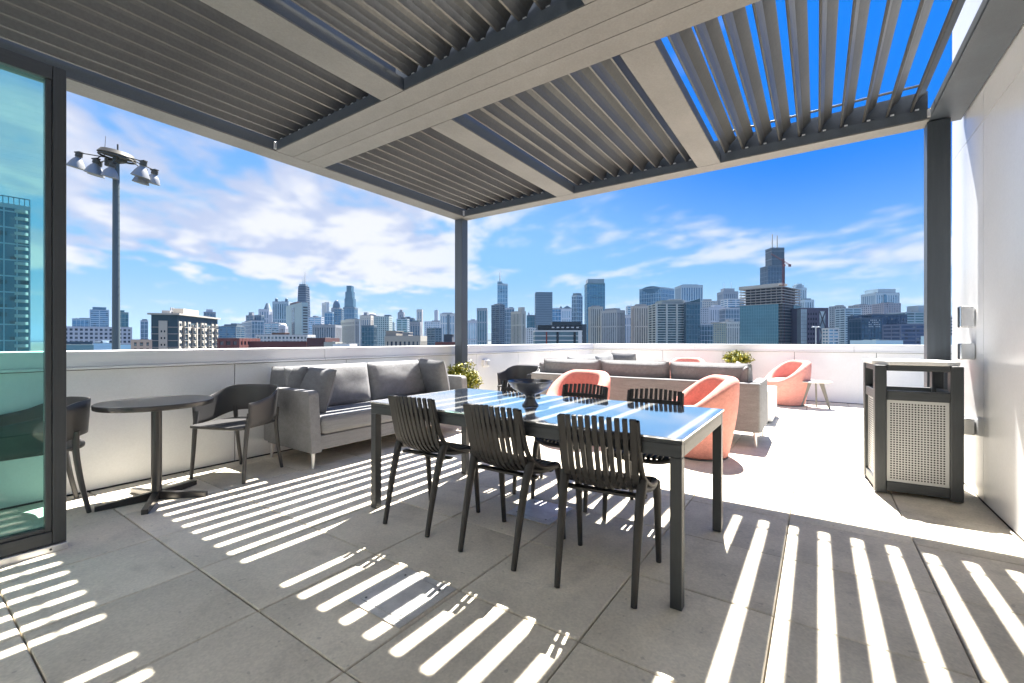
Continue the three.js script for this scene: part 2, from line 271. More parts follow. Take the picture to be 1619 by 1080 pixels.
// ---------------------------------------------------------------- pergola
{
  const o = thing('pergola', 'dark louvred metal pergola roof over the terrace', 'pergola');
  const Y0 = 2.98, Y1 = 3.06, Y2 = 3.24, IN = 0.085;
  // posts with base plates
  for (const [x0, x1, z0, z1] of [[-4.468, -4.33, -5.088, -4.95], [0.745, 0.888, -5.088, -4.95], [-4.468, -4.33, 0.42, 0.558]]) {
    const p = part('post', rbx(x0, x1, 0.012, Y0 - 0.012, z0, z1, 0.006), M.beam, o);
    part('base_plate', rbx(x0 - 0.03, x1 + 0.03, 0.001, 0.012, z0 - 0.03, z1 + 0.03, 0.003), M.beam, p);
  }
  // beams: lower lip, set-back web, pale underside cover. sides: which sides face a bay (l, r along x; n(ear), f(ar) along z)
  function beam(x0, x1, z0, z1, sides, cover = true, seams = []) {
    const g = [bx(x0, x1, Y0, Y1, z0, z1)];
    g.push(bx(x0 + (sides.includes('l') ? IN : 0), x1 - (sides.includes('r') ? IN : 0), Y1, Y2, z0 + (sides.includes('f') ? IN : 0), z1 - (sides.includes('n') ? IN : 0)));
    const b = part('beam', g, M.beam, o);
    if (cover) {
      const long = x1 - x0 > z1 - z0, cut = [long ? z0 : x0, ...seams, long ? z1 : x1];
      for (let i = 0; i < cut.length - 1; i++) { const a = cut[i] + (i ? 0.0025 : 0.002), c = cut[i + 1] - (i < cut.length - 2 ? 0.0025 : 0.002);
        part('underside_cover', long ? bx(x0 + 0.002, x1 - 0.002, Y0 - 0.011, Y0 - 0.0005, a, c) : bx(a, c, Y0 - 0.011, Y0 - 0.0005, z0 + 0.002, z1 - 0.002), M.soffit, b); }
    }
    return b;
  }
  beam(-4.47, -4.25, -5.09, 0.56, 'r');                                   // left
  beam(-4.248, 0.755, -5.09, -4.90, 'n');                                 // far
  beam(-4.248, 0.755, -2.68, -2.18, 'nf', true, [-2.50, -2.35]);          // wide middle
  beam(-4.248, 0.755, 0.05, 0.56, 'f');                                   // near the house
  beam(0.757, 0.972, -5.09, 0.56, 'l', false);                            // along the white wall
  for (const [z0, z1] of [[-4.898, -2.682], [-2.178, 0.048]]) { beam(-2.70, -2.46, z0, z1, 'lr'); beam(-1.03, -0.81, z0, z1, 'lr'); }
  // small corner plates
  for (const [x, z] of [[-4.25, -4.9], [-4.25, -2.18], [0.757, -4.9]]) part('corner_plate', rbx(x - 0.02, x + 0.02, Y0 + 0.004, Y1 - 0.01, z - 0.02, z + 0.02, 0.003), M.alu, o);
  // louvre blade profile, rotated so that its upper edge leans to +x
  const s = new THREE.Shape(), prof = [[-0.078, 0.012], [-0.070, 0.016], [-0.03, 0.002], [0, -0.004], [0.035, 0.002], [0.070, 0.010], [0.078, 0.004], [0.078, -0.004], [0.068, 0.002], [0.035, -0.006], [0.012, -0.013], [0.006, -0.024], [-0.006, -0.024], [-0.012, -0.013], [-0.03, -0.006], [-0.066, 0.007], [-0.074, 0.002]];
  const ph = 33 * Math.PI / 180, cs = Math.cos(ph), sn = Math.sin(ph);
  prof.forEach(([a, b], i) => { const x = (a * sn + b * cs) * 1.16, y = (a * cs - b * sn) * 1.16; i ? s.lineTo(x, y) : s.moveTo(x, y); });
  const bladeGeo = {};
  const rows = [[-4.965, -2.615], [-2.245, 0.115]], bays = [[-4.25, -2.70], [-2.46, -1.03], [-0.81, 0.757]];
  for (const [z0, z1] of rows) for (const [x0, x1] of bays) {
    const n = Math.round((x1 - x0 - 0.02) / 0.151), p = (x1 - x0) / n, L = z1 - z0, key = L.toFixed(2);
    if (!bladeGeo[key]) bladeGeo[key] = new THREE.ExtrudeGeometry(s, { depth: L, bevelEnabled: false });
    for (let k = 0; k < n; k++) { const b = part('louvre_blade', bladeGeo[key], M.blade, o); b.position.set(x0 + p * (k + 0.5), 3.145, z0); }
    // drive bar along the far end of each bay, pivots at the blade ends
    part('drive_bar', rbx(x0 + 0.02, x1 - 0.02, 3.235, 3.25, z0 + 0.10, z0 + 0.12, 0.003), M.blade, o);
    part('pivot', Array.from({ length: n }, (_, k) => [bx(x0 + p * (k + 0.5) - 0.012, x0 + p * (k + 0.5) + 0.012, 3.062, 3.078, z0 + 0.02, z0 + 0.055), bx(x0 + p * (k + 0.5) - 0.012, x0 + p * (k + 0.5) + 0.012, 3.062, 3.078, z1 - 0.055, z1 - 0.02)]).flat(), M.alu, o, 'stuff');
  }
}

// ---------------------------------------------------------------- dining table
{
  const X0 = -2.562, X1 = -0.472, Z0 = -2.972, Z1 = -1.962, H = 0.742;
  const o = thing('dining_table', 'long dining table with white glass top and dark frame', 'table', [0, 0, 0]);
  const xm = (X0 + X1) / 2 + 0.03;
  part('glass_top', rbx(X0, xm - 0.0015, H - 0.010, H, Z0, Z1, 0.002), M.glassTop, o);
  part('glass_top', rbx(xm + 0.0015, X1, H - 0.010, H, Z0, Z1, 0.002), M.glassTop, o);
  part('frame', [rbx(X0 + 0.004, X1 - 0.004, H - 0.026, H - 0.011, Z0 + 0.004, Z1 - 0.004, 0.002), rbx(X0 + 0.006, X1 - 0.006, H - 0.085, H - 0.027, Z0 + 0.006, Z0 + 0.052, 0.003), rbx(X0 + 0.006, X1 - 0.006, H - 0.085, H - 0.027, Z1 - 0.052, Z1 - 0.006, 0.003), rbx(X0 + 0.006, X0 + 0.052, H - 0.085, H - 0.027, Z0 + 0.053, Z1 - 0.053, 0.003), rbx(X1 - 0.052, X1 - 0.006, H - 0.085, H - 0.027, Z0 + 0.053, Z1 - 0.053, 0.003)], M.anth, o);
  for (const x of [X0 + 0.031, X1 - 0.031]) for (const z of [Z0 + 0.031, Z1 - 0.031]) part('leg', rbx(x - 0.025, x + 0.025, 0.001, H - 0.086, z - 0.025, z + 0.025, 0.003), M.anth, o);
  // bowl
  const b = thing('footed_bowl', 'wide black footed bowl standing on the dining table', 'bowl', [-1.53, H + 0.0005, -2.42]);
  const pr = [[0, 0], [0.052, 0], [0.054, 0.006], [0.046, 0.014], [0.034, 0.035], [0.030, 0.055], [0.036, 0.07], [0.070, 0.085], [0.115, 0.112], [0.143, 0.150], [0.147, 0.158], [0.143, 0.160], [0.138, 0.154], [0.108, 0.122], [0.06, 0.102], [0, 0.096]];
  part('bowl_body', new THREE.LatheGeometry(pr.map(p => new THREE.Vector2(...p)), 56), M.bowl, b);
}

// ---------------------------------------------------------------- slatted dining chairs
const chairProto = (function () {
  const o = thing('dining_chair', 'slatted dining chair', 'chair', [0, 0, 0], 0, 'dining chairs round the long table');
  const N = 11, W = 0.365, step = W / N;
  for (let k = 0; k < N; k++) {
    const x = (k - (N - 1) / 2) * step, e = Math.abs(x) / (W / 2);       // edge slats sit forward and a little higher at the bend
    const fwd = 0.035 * e * e, path = [];
    const ctrl = [[0.822 - 0.010 * e, 0.232 - fwd * 1.2], [0.74, 0.212 - fwd * 1.1], [0.64, 0.184 - fwd * 0.9], [0.55, 0.152 - fwd * 0.6], [0.485 + 0.016 * e, 0.112 - fwd * 0.3], [0.448 + 0.020 * e, 0.060], [0.438 + 0.018 * e, -0.02], [0.444 + 0.008 * e, -0.12], [0.447, -0.19], [0.438, -0.225 + 0.02 * e * e], [0.42, -0.236 + 0.03 * e * e]];
    const c = new THREE.CatmullRomCurve3(ctrl.map(([y, z]) => new THREE.Vector3(0, y, z)));
    for (const p of c.getPoints(26)) path.push([p.y, p.z]);
    const g = sweep(path, k === 0 || k === N - 1 ? step * 0.86 : step * 0.64, 0.015); g.translate(x, 0, 0);
    part('slat', g, M.plastic, o);
  }
  const across = (y, z, h, t, curve) => { const a = []; for (let i = 0; i <= 8; i++) { const x = (i / 8 - 0.5) * (W - 0.01), e = Math.abs(x) / (W / 2); a.push([x, y, z - curve * e * e]); } const g = []; for (let i = 0; i < 8; i++) { const [x0, , z0] = a[i], [x1, , z1] = a[i + 1]; const bb = new THREE.BoxGeometry(Math.hypot(x1 - x0, z1 - z0) + 0.002, h, t); bb.rotateY(-Math.atan2(z1 - z0, x1 - x0)); bb.translate((x0 + x1) / 2, y, (z0 + z1) / 2); g.push(bb); } return g; };
  part('back_rail', across(0.735, 0.2035, 0.028, 0.012, 0.040), M.plastic, o);
  part('lumbar_rail', across(0.515, 0.126, 0.022, 0.011, 0.020), M.plastic, o);
  part('seat_rim', [tube([[-0.190, 0.475, 0.095], [-0.206, 0.456, 0.01], [-0.212, 0.448, -0.10], [-0.192, 0.438, -0.205], [-0.12, 0.426, -0.235], [0, 0.424, -0.238], [0.12, 0.426, -0.235], [0.192, 0.438, -0.205], [0.212, 0.448, -0.10], [0.206, 0.456, 0.01], [0.190, 0.475, 0.095]], 0.015, 48, 8), bx(-0.20, 0.20, 0.418, 0.431, 0.02, 0.05), bx(-0.20, 0.20, 0.418, 0.431, -0.14, -0.11), bx(-0.18, 0.18, 0.424, 0.436, 0.055, 0.08)], M.plastic, o);
  for (const s of [-1, 1]) {
    part('side_frame', tube([[s * 0.181, 0.805, 0.188], [s * 0.183, 0.70, 0.160], [s * 0.187, 0.59, 0.125], [s * 0.195, 0.515, 0.075], [s * 0.209, 0.468, -0.01], [s * 0.213, 0.452, -0.11]], 0.014, 24, 8), M.plastic, o);
    part('leg', [tube([[s * 0.190, 0.52, 0.090], [s * 0.184, 0.42, 0.128], [s * 0.180, 0.21, 0.185], [s * 0.178, 0.002, 0.232]], 0.019, 14, 10, t => 1.25 - 0.5 * t), new THREE.SphereGeometry(0.0142, 10, 6).scale(1, 0.5, 1).translate(s * 0.178, 0.007, 0.232)], M.plastic, o);
    part('leg', [tube([[s * 0.210, 0.442, -0.165], [s * 0.212, 0.36, -0.195], [s * 0.213, 0.18, -0.215], [s * 0.214, 0.002, -0.232]], 0.018, 14, 10, t => 1.2 - 0.42 * t), new THREE.SphereGeometry(0.014, 10, 6).scale(1, 0.5, 1).translate(s * 0.214, 0.007, -0.232)], M.plastic, o);
  }
  return o;
})();
[[-2.09, -2.085, 0.05, 'black slatted chair at the near side of the table, next to the left table leg'],
 [-1.44, -2.07, 0.0, 'black slatted chair in the middle of the near side of the dining table'],
 [-0.865, -2.085, 0.14, 'black slatted chair at the near side of the table, nearest the right table leg'],
 [-2.10, -2.985, Math.PI, 'black slatted chair across the table, mostly hidden behind the black bowl'],
 [-1.50, -2.975, Math.PI - 0.03, 'black slatted chair across the table in front of the round pink tub chair'],
 [-0.93, -2.93, Math.PI + 0.04, 'black slatted chair at the far right of the table beside the large pink tub chair'],
].forEach(([x, z, r, label], i) => {
  let c = chairProto; if (i) { c = chairProto.clone(); c.name = numbered('dining_chair'); c.userData = { ...chairProto.userData }; scene.add(c); }
  c.position.set(x, 0, z); c.rotation.y = r; c.userData.label = label;
});

// ---------------------------------------------------------------- bistro tables and wrap-around armchairs
function bistroTable(x, z, turn, label) {
  const o = thing('bistro_table', label, 'table', [x, 0, z], turn, 'round bistro tables');
  const top = [[0, 0.685], [0.338, 0.685], [0.346, 0.689], [0.348, 0.718], [0.344, 0.722], [0, 0.722]];
  part('table_top', new THREE.LatheGeometry(top.map(p => new THREE.Vector2(...p)), 72), M.tableBlack, o);
  part('column', [new THREE.CylinderGeometry(0.032, 0.032, 0.65, 28).translate(0, 0.350, 0), new THREE.CylinderGeometry(0.11, 0.11, 0.012, 28).translate(0, 0.678, 0)], M.tableBlack, o);
  for (let k = 0; k < 5; k++) { const s = new THREE.Shape(); s.moveTo(0.02, 0.002); s.lineTo(0.33, 0.002); s.lineTo(0.33, 0.032); s.lineTo(0.02, 0.058); s.closePath(); part('foot', new THREE.ExtrudeGeometry(s, { depth: 0.035, bevelEnabled: true, bevelSize: 0.002, bevelThickness: 0.002, bevelSegments: 1 }).translate(0, 0, -0.0175).rotateY(k * Math.PI * 2 / 5), M.tableBlack, o); }
  return o;
}
function bandGeo() {      // wrap-around back and arms: U in plan, open to -z
  const n = 60, m = 6, t = 0.012, P = [], I = [];
  for (let side = 0; side < 2; side++) for (let i = 0; i <= n; i++) {
    const a = i / n * 2 - 1, q = Math.abs(a);                 // -1 left arm front, 0 back middle
    const ang = a * 2.05, rx = 0.292 + (side ? -t : 0), rz = 0.255 + (side ? -t : 0);
    let x = Math.sin(ang) * rx, z = Math.cos(ang) * rz;
    if (q > 0.766) { const k = (q - 0.766) / 0.234; x = Math.sign(a) * (rx - 0.010 * k * k); z = -k * 0.20; }
    const top = 0.755 - 0.105 * sstep(0.35, 1.0, q), bot = 0.525 - 0.075 * sstep(0.30, 0.95, q);
    for (let j = 0; j <= m; j++) { const y = mix(bot, top, j / m), f = 1 + 0.075 * ((y - 0.45) / 0.3) * (1 - 0.3 * q); P.push(x * f, y, z * f + 0.015); }
  }
  const id = (s, i, j) => s * (n + 1) * (m + 1) + i * (m + 1) + j;
  for (let i = 0; i < n; i++) { for (let j = 0; j < m; j++) { I.push(id(0, i, j), id(0, i + 1, j), id(0, i + 1, j + 1), id(0, i, j), id(0, i + 1, j + 1), id(0, i, j + 1)); I.push(id(1, i, j), id(1, i + 1, j + 1), id(1, i + 1, j), id(1, i, j), id(1, i, j + 1), id(1, i + 1, j + 1)); }
    I.push(id(0, i, m), id(0, i + 1, m), id(1, i + 1, m), id(0, i, m), id(1, i + 1, m), id(1, i, m), id(0, i, 0), id(1, i + 1, 0), id(0, i + 1, 0), id(0, i, 0), id(1, i, 0), id(1, i + 1, 0)); }
  for (const i of [0, n]) for (let j = 0; j < m; j++) { const a = id(0, i, j), b = id(0, i, j + 1), c = id(1, i, j + 1), d = id(1, i, j); if (i) I.push(a, d, c, a, c, b); else I.push(a, b, c, a, c, d); }
  const g = new THREE.BufferGeometry(); g.setAttribute('position', new THREE.Float32BufferAttribute(P, 3)); g.setIndex(I);
  const h = g.toNonIndexed(); h.computeVertexNormals(); g.computeVertexNormals(); g.setAttribute('uv', new THREE.Float32BufferAttribute(new Float32Array(P.length / 3 * 2), 2)); return g;
}
const armProto = (function () {
  const o = thing('armchair', 'armchair', 'chair', [0, 0, 0], 0, 'wrap-around bistro armchairs');
  part('back_band', bandGeo(), M.chairGrey, o);
  const s = new THREE.Shape(); const w = 0.245, d = 0.25; s.moveTo(-w + 0.02, -d); s.quadraticCurveTo(0, -d - 0.02, w - 0.02, -d); s.quadraticCurveTo(w, -d, w, -d + 0.05); s.lineTo(w - 0.01, 0.12); s.quadraticCurveTo(w - 0.03, 0.245, 0, 0.25); s.quadraticCurveTo(-w + 0.03, 0.245, -w + 0.01, 0.12); s.lineTo(-w, -d + 0.05); s.quadraticCurveTo(-w, -d, -w + 0.02, -d);
  const seat = new THREE.ExtrudeGeometry(s, { depth: 0.012, bevelEnabled: true, bevelSize: 0.008, bevelThickness: 0.006, bevelSegments: 3, curveSegments: 14 }).rotateX(Math.PI / 2).translate(0, 0.452, 0);
  part('seat', seat, M.chairGrey, o);
  for (const q of [-1, 1]) {
    part('leg', [tube([[q * 0.268, 0.56, -0.165], [q * 0.262, 0.44, -0.185], [q * 0.258, 0.22, -0.205], [q * 0.262, 0.0, -0.222]], 0.017, 12, 10, t => 1.15 - 0.35 * t), taperLeg(q * 0.262, 0.435, -0.185, q * 0.18, 0.437, -0.16, 0.014, 0.010)], M.chairGrey, o);
    part('leg', [tube([[q * 0.225, 0.56, 0.185], [q * 0.215, 0.44, 0.185], [q * 0.215, 0.22, 0.210], [q * 0.222, 0.0, 0.250]], 0.017, 12, 10, t => 1.15 - 0.35 * t), taperLeg(q * 0.215, 0.435, 0.185, q * 0.14, 0.437, 0.15, 0.014, 0.010)], M.chairGrey, o);
  }
  return o;
})();
[[-4.155, -1.815, Math.PI + 0.38, 'dark wrap-around armchair between the round table and the grey sofa'],
 [-4.285, -0.59, 0.05, 'dark wrap-around armchair half hidden behind the glass door frame'],
 [-3.86, -5.78, 0.05, 'distant dark armchair seen from behind beside the shrub in the terracotta pot'],
].forEach(([x, z, r, label], i) => {
  let c = armProto; if (i) { c = armProto.clone(); c.name = numbered('armchair'); c.userData = { ...armProto.userData }; scene.add(c); }
  c.position.set(x, 0, z); c.rotation.y = r; c.userData.label = label;
});
bistroTable(-3.99, -1.18, 0.78, 'round black bistro table next to the glass door');
bistroTable(-4.08, -6.62, 0.4, 'distant round black bistro table by the white parapet, behind an armchair');

// ---------------------------------------------------------------- soft furniture
function cushionGeo(w, h, d, puff = 0.5, pinch = 0.0, seed0 = 1) {   // w x h face, d thick; soft edges, slightly uneven
  const nx = 22, ny = 18, P = [], U = [], I = [];
  for (let s = 0; s < 2; s++) for (let j = 0; j <= ny; j++) for (let i = 0; i <= nx; i++) {
    const a = i / nx * 2 - 1, b = j / ny * 2 - 1;
    const e = Math.pow(Math.max(0, 1 - Math.pow(Math.abs(a), 3.2)), puff) * Math.pow(Math.max(0, 1 - Math.pow(Math.abs(b), 3.2)), puff);
    const pin = 1 - pinch * (1 - Math.abs(a * b)) * Math.max(Math.abs(a), Math.abs(b)) ** 2;
    const wob = (fbm(a * 1.7 + seed0 * 7, b * 1.7 + s * 5, 3) - 0.5) * 0.13 * d;
    const z = (s ? -1 : 1) * (d / 2 * (0.10 + 0.90 * e)) + wob * e;
    P.push(a * w / 2 * (Math.abs(b) > 0.85 ? pin : 1), b * h / 2 * (Math.abs(a) > 0.85 ? pin : 1), z); U.push(a * w / 2, b * h / 2);
  }
  const id = (s, i, j) => s * (nx + 1) * (ny + 1) + j * (nx + 1) + i;
  for (let j = 0; j < ny; j++) for (let i = 0; i < nx; i++) { I.push(id(0, i, j), id(0, i + 1, j), id(0, i + 1, j + 1), id(0, i, j), id(0, i + 1, j + 1), id(0, i, j + 1)); I.push(id(1, i, j), id(1, i + 1, j + 1), id(1, i + 1, j), id(1, i, j), id(1, i, j + 1), id(1, i + 1, j + 1)); }
  for (let i = 0; i < nx; i++) { I.push(id(0, i, 0), id(1, i, 0), id(1, i + 1, 0), id(0, i, 0), id(1, i + 1, 0), id(0, i + 1, 0)); I.push(id(0, i, ny), id(1, i + 1, ny), id(1, i, ny), id(0, i, ny), id(0, i + 1, ny), id(1, i + 1, ny)); }
  for (let j = 0; j < ny; j++) { I.push(id(0, 0, j), id(1, 0, j + 1), id(1, 0, j), id(0, 0, j), id(0, 0, j + 1), id(1, 0, j + 1)); I.push(id(0, nx, j), id(1, nx, j), id(1, nx, j + 1), id(0, nx, j), id(1, nx, j + 1), id(0, nx, j + 1)); }
  const g = new THREE.BufferGeometry(); g.setAttribute('position', new THREE.Float32BufferAttribute(P, 3)); g.setAttribute('uv', new THREE.Float32BufferAttribute(U, 2)); g.setIndex(I); g.computeVertexNormals(); return g;
}
function seamLoop(w, h, r = 0.006) { const c = [[-w / 2, -h / 2, 0], [0, -h / 2, 0], [w / 2, -h / 2, 0], [w / 2, 0, 0], [w / 2, h / 2, 0], [0, h / 2, 0], [-w / 2, h / 2, 0], [-w / 2, 0, 0]].map(p => new THREE.Vector3(...p)); return new THREE.TubeGeometry(new THREE.CatmullRomCurve3(c, true, 'catmullrom', 0.08), 60, r, 6, true); }
// a sofa of length L along its local x, facing local +z, back at z = 0, depth D
function sofa(label, pos, turn, L, nBack, D = 0.86) {
  const o = thing('sofa', label, 'sofa', pos, turn, 'grey outdoor sofas');
  const h = L / 2, aw = 0.10;
  part('base', [rbx(-h + aw, h - aw, 0.165, 0.30, 0.03, D - 0.025, 0.015, 3)], M.sofa, o);
  part('back', [rbx(-h + 0.002, h - 0.002, 0.166, 0.70, 0, 0.115, 0.02, 3)], M.sofa, o);
  for (const s of [-1, 1]) { // arm: side panel, front edge raked
    const sh = new THREE.Shape(); sh.moveTo(0.10, 0.166); sh.lineTo(D - 0.005, 0.166); sh.lineTo(D - 0.055, 0.665); sh.quadraticCurveTo(D - 0.06, 0.695, D - 0.09, 0.695); sh.lineTo(0.10, 0.697); sh.closePath();
    const g = new THREE.ExtrudeGeometry(sh, { depth: aw - 0.02, bevelEnabled: true, bevelSize: 0.01, bevelThickness: 0.01, bevelSegments: 3 }); g.rotateY(-Math.PI / 2); g.translate(s > 0 ? h - 0.01 : -h + aw - 0.01, 0, 0);
    part('arm', g, M.sofa, o);
    for (const z of [0.07, D - 0.075]) part('leg', [taperLeg(s * (h - 0.06), 0.168, z, s * (h - 0.05), 0.001, z + (z > 0.3 ? 0.012 : -0.0), 0.020, 0.011)], M.alu, o);
  }
  const n = Math.max(1, Math.round(L / 1.2)), sw = (L - 2 * aw) ;
  const sc = part('seat_cushion', new RoundedBoxGeometry(sw - 0.01, 0.165, D - 0.13, 5, 0.055).translate(0, 0.385, 0.115 + (D - 0.13) / 2 + 0.02), M.sofaCushion, o);
  part('piping', [tube([[-sw / 2 + 0.04, 0.463, D + 0.0], [0, 0.464, D + 0.002], [sw / 2 - 0.04, 0.463, D + 0.0]], 0.004, 20, 6)], M.sofa, sc);
  const bw = sw / nBack;
  for (let k = 0; k < nBack; k++) {
    const g = cushionGeo(bw - 0.015, 0.46, 0.20, 0.34, 0.02, k + L); g.rotateX(-0.20); g.translate(-sw / 2 + bw * (k + 0.5), 0.675, 0.245);
    const c = part('back_cushion', g, M.sofaCushion, o);
    const sm = seamLoop(bw - 0.02, 0.455, 0.005); sm.rotateX(-0.20); sm.translate(-sw / 2 + bw * (k + 0.5), 0.675, 0.245); part('piping', sm, M.sofa, c);
  }
  return o;
}
function pillow(label, pos, rot, w = 0.50, h = 0.46, d = 0.17, m = M.pillow) {
  const o = thing('throw_pillow', label, 'pillow', pos, 0, 'sofa throw pillows'); o.rotation.set(...rot);
  part('pillow_body', cushionGeo(w, h, d, 0.52, 0.07, pos[2]), m, o); part('piping', seamLoop(w * 0.985, h * 0.985, 0.005), M.piping, o); return o;
}
// sofa along the left wall, facing +x: local x runs along -z... local +z -> world +x
sofa('grey sofa in front of the left parapet beside the round table', [-4.545, 0, -3.285], Math.PI / 2, 2.16, 2);
sofa('long grey sofa seen from behind, beyond the dining table', [-1.95, 0, -5.385], Math.PI, 2.90, 3);
sofa('far grey sofa in bright sun, behind the long sofa', [-3.54, 0, -7.40], Math.PI / 2, 2.16, 2);
pillow('dark grey throw pillow leaning on the left sofa arm nearest the armchair', [-4.12, 0.665, -2.47], [-0.30, 0.15, 0.0], 0.50, 0.46);
pillow('grey throw pillow behind the leaning one at the left end of the left sofa', [-4.36, 0.70, -2.36], [-0.12, 0.35, 0.05], 0.42, 0.40, 0.13);
pillow('dark grey throw pillow with pointed corner at the right end of the left sofa', [-4.06, 0.68, -4.10], [0.24, -0.10, 0.0], 0.50, 0.48);
pillow('dark grey throw pillow at the end of the far sunlit sofa', [-3.05, 0.68, -8.20], [0.24, -0.10, 0.0], 0.50, 0.48);
pillow('small grey throw pillow at the left end of the long sofa', [-3.20, 0.66, -5.72], [0.0, 0.9, 0.12], 0.42, 0.40, 0.14, M.sofaCushion);
pillow('pale throw pillow at the right end of the long sofa', [-0.72, 0.67, -5.72], [0.0, -1.2, -0.1], 0.46, 0.44, 0.17, M.sofaCushion);

// ---------------------------------------------------------------- pink tub chairs
function tubGeo() {
  const n = 72, P = [], U = [], I = []; let m = 0;
  for (let i = 0; i <= n; i++) {
    const a = i / n * 2 * Math.PI - Math.PI, q = Math.abs(a) / Math.PI;          // a = 0 at the front (+z)
    const top = 0.455 + 0.345 * sstep(0.14, 0.80, q), hi = sstep(0.14, 0.42, q);
    const R0 = 0.285, R1 = 0.372 + 0.012 * hi, th = mix(0.15, 0.125, q), pts = [];
    const sx = Math.sin(a), sz = Math.cos(a);
    pts.push([0, 0.012], [R0 - 0.03, 0.012], [R0 - 0.005, 0.02]);
    for (let k = 0; k <= 8; k++) { const t = k / 8; pts.push([mix(R0, R1, Math.sin(t * 1.5708)), mix(0.03, top - 0.06, t)]); }
    for (let k = 1; k <= 7; k++) { const t = k / 8 * Math.PI; pts.push([R1 - th / 2 + Math.cos(t) * th / 2, top - 0.06 + Math.sin(t) * 0.06]); }
    const yi = 0.425; for (let k = 0; k <= 5; k++) { const t = k / 5; pts.push([R1 - th - 0.03 * t * hi, mix(top - 0.06, Math.min(yi, top - 0.06), t)]); }
    pts.push([R1 - th - 0.045, 0.43], [0.12, 0.437], [0, 0.438]);
    m = pts.length; for (const [r, y] of pts) { P.push(sx * r, y, sz * r * 0.97); U.push(a * 0.33, y + r); }
  }
  for (let i = 0; i < n; i++) for (let j = 0; j < m - 1; j++) { const a = i * m + j, b = a + m; I.push(a, b, b + 1, a, b + 1, a + 1); }
  const g = new THREE.BufferGeometry(); g.setAttribute('position', new THREE.Float32BufferAttribute(P, 3)); g.setAttribute('uv', new THREE.Float32BufferAttribute(U, 2)); g.setIndex(I); g.computeVertexNormals(); return g;
}
const tubProto = (function () {
  const o = thing('tub_chair', 'tub chair', 'chair', [0, 0, 0], 0, 'round pink tub chairs');
  part('shell', tubGeo(), M.pink, o);
  const seat = [[0, 0.43], [0.215, 0.43], [0.232, 0.438], [0.238, 0.452], [0.226, 0.466], [0.18, 0.475], [0, 0.48]];
  part('seat_cushion', new THREE.LatheGeometry(seat.map(p => new THREE.Vector2(...p)), 48).scale(1, 1, 0.97).translate(0, 0, 0.005), M.pink, o);
  part('base_ring', new THREE.CylinderGeometry(0.275, 0.275, 0.011, 40).translate(0, 0.0065, 0), M.piping, o);
  return o;
})();
[[-2.32, -4.70, -0.15, 'pink tub chair directly behind the dining table, facing it'],
 [-1.0, -4.80, -1.05, 'large pink tub chair right of the dining table, in front of the long sofa'],
 [-0.46, -9.42, -0.95, 'pink tub chair beside the small three-legged table at the far wall'],
 [-2.22, -9.55, 0.1, 'pink tub chair at the far wall mostly hidden behind the long sofa'],
].forEach(([x, z, r, label], i) => {
  let c = tubProto; if (i) { c = tubProto.clone(); c.name = numbered('tub_chair'); c.userData = { ...tubProto.userData }; scene.add(c); }
  c.position.set(x, 0, z); c.rotation.y = r; c.userData.label = label;
});

// ---------------------------------------------------------------- small tables
{
  const o = thing('side_table', 'small round three-legged table beside the far pink chair', 'table', [-0.028, 0, -9.285]);
  part('table_top', new THREE.LatheGeometry([[0, 0.435], [0.225, 0.435], [0.238, 0.442], [0.24, 0.45], [0.234, 0.456], [0, 0.457]].map(p => new THREE.Vector2(...p)), 48), M.greyTop, o);
  for (const [x, z] of [[-0.204, 0.03], [0.015, -0.125], [0.20, 0.095]]) { const g = new THREE.BoxGeometry(0.055, 0.45, 0.022); const p = g.attributes.position; for (let i = 0; i < p.count; i++) { const t = 0.5 - p.getY(i) / 0.45; p.setX(i, p.getX(i) * (1.25 - 0.75 * t)); } g.rotateY(-Math.atan2(z, x)); const q = g.attributes.position; for (let i = 0; i < q.count; i++) { const t = 0.5 - q.getY(i) / 0.45; q.setX(i, q.getX(i) + x * (0.42 + 0.58 * t)); q.setZ(i, q.getZ(i) + z * (0.42 + 0.58 * t)); } g.translate(0, 0.2155, 0); g.scale(1, 0.97, 1); g.translate(0, 0.010, 0); g.computeVertexNormals(); part('leg', g, M.greyLeg, o); }
  const c = thing('cube_table', 'low white block table behind the right end of the long sofa', 'table', [-0.775, 0, -7.52]);
  part('block', rbx(-0.26, 0.26, 0.035, 0.455, -0.42, 0.42, 0.008, 3), M.whiteStone, c);
  part('plinth', bx(-0.21, 0.21, 0.001, 0.034, -0.37, 0.37), M.piping, c);
}

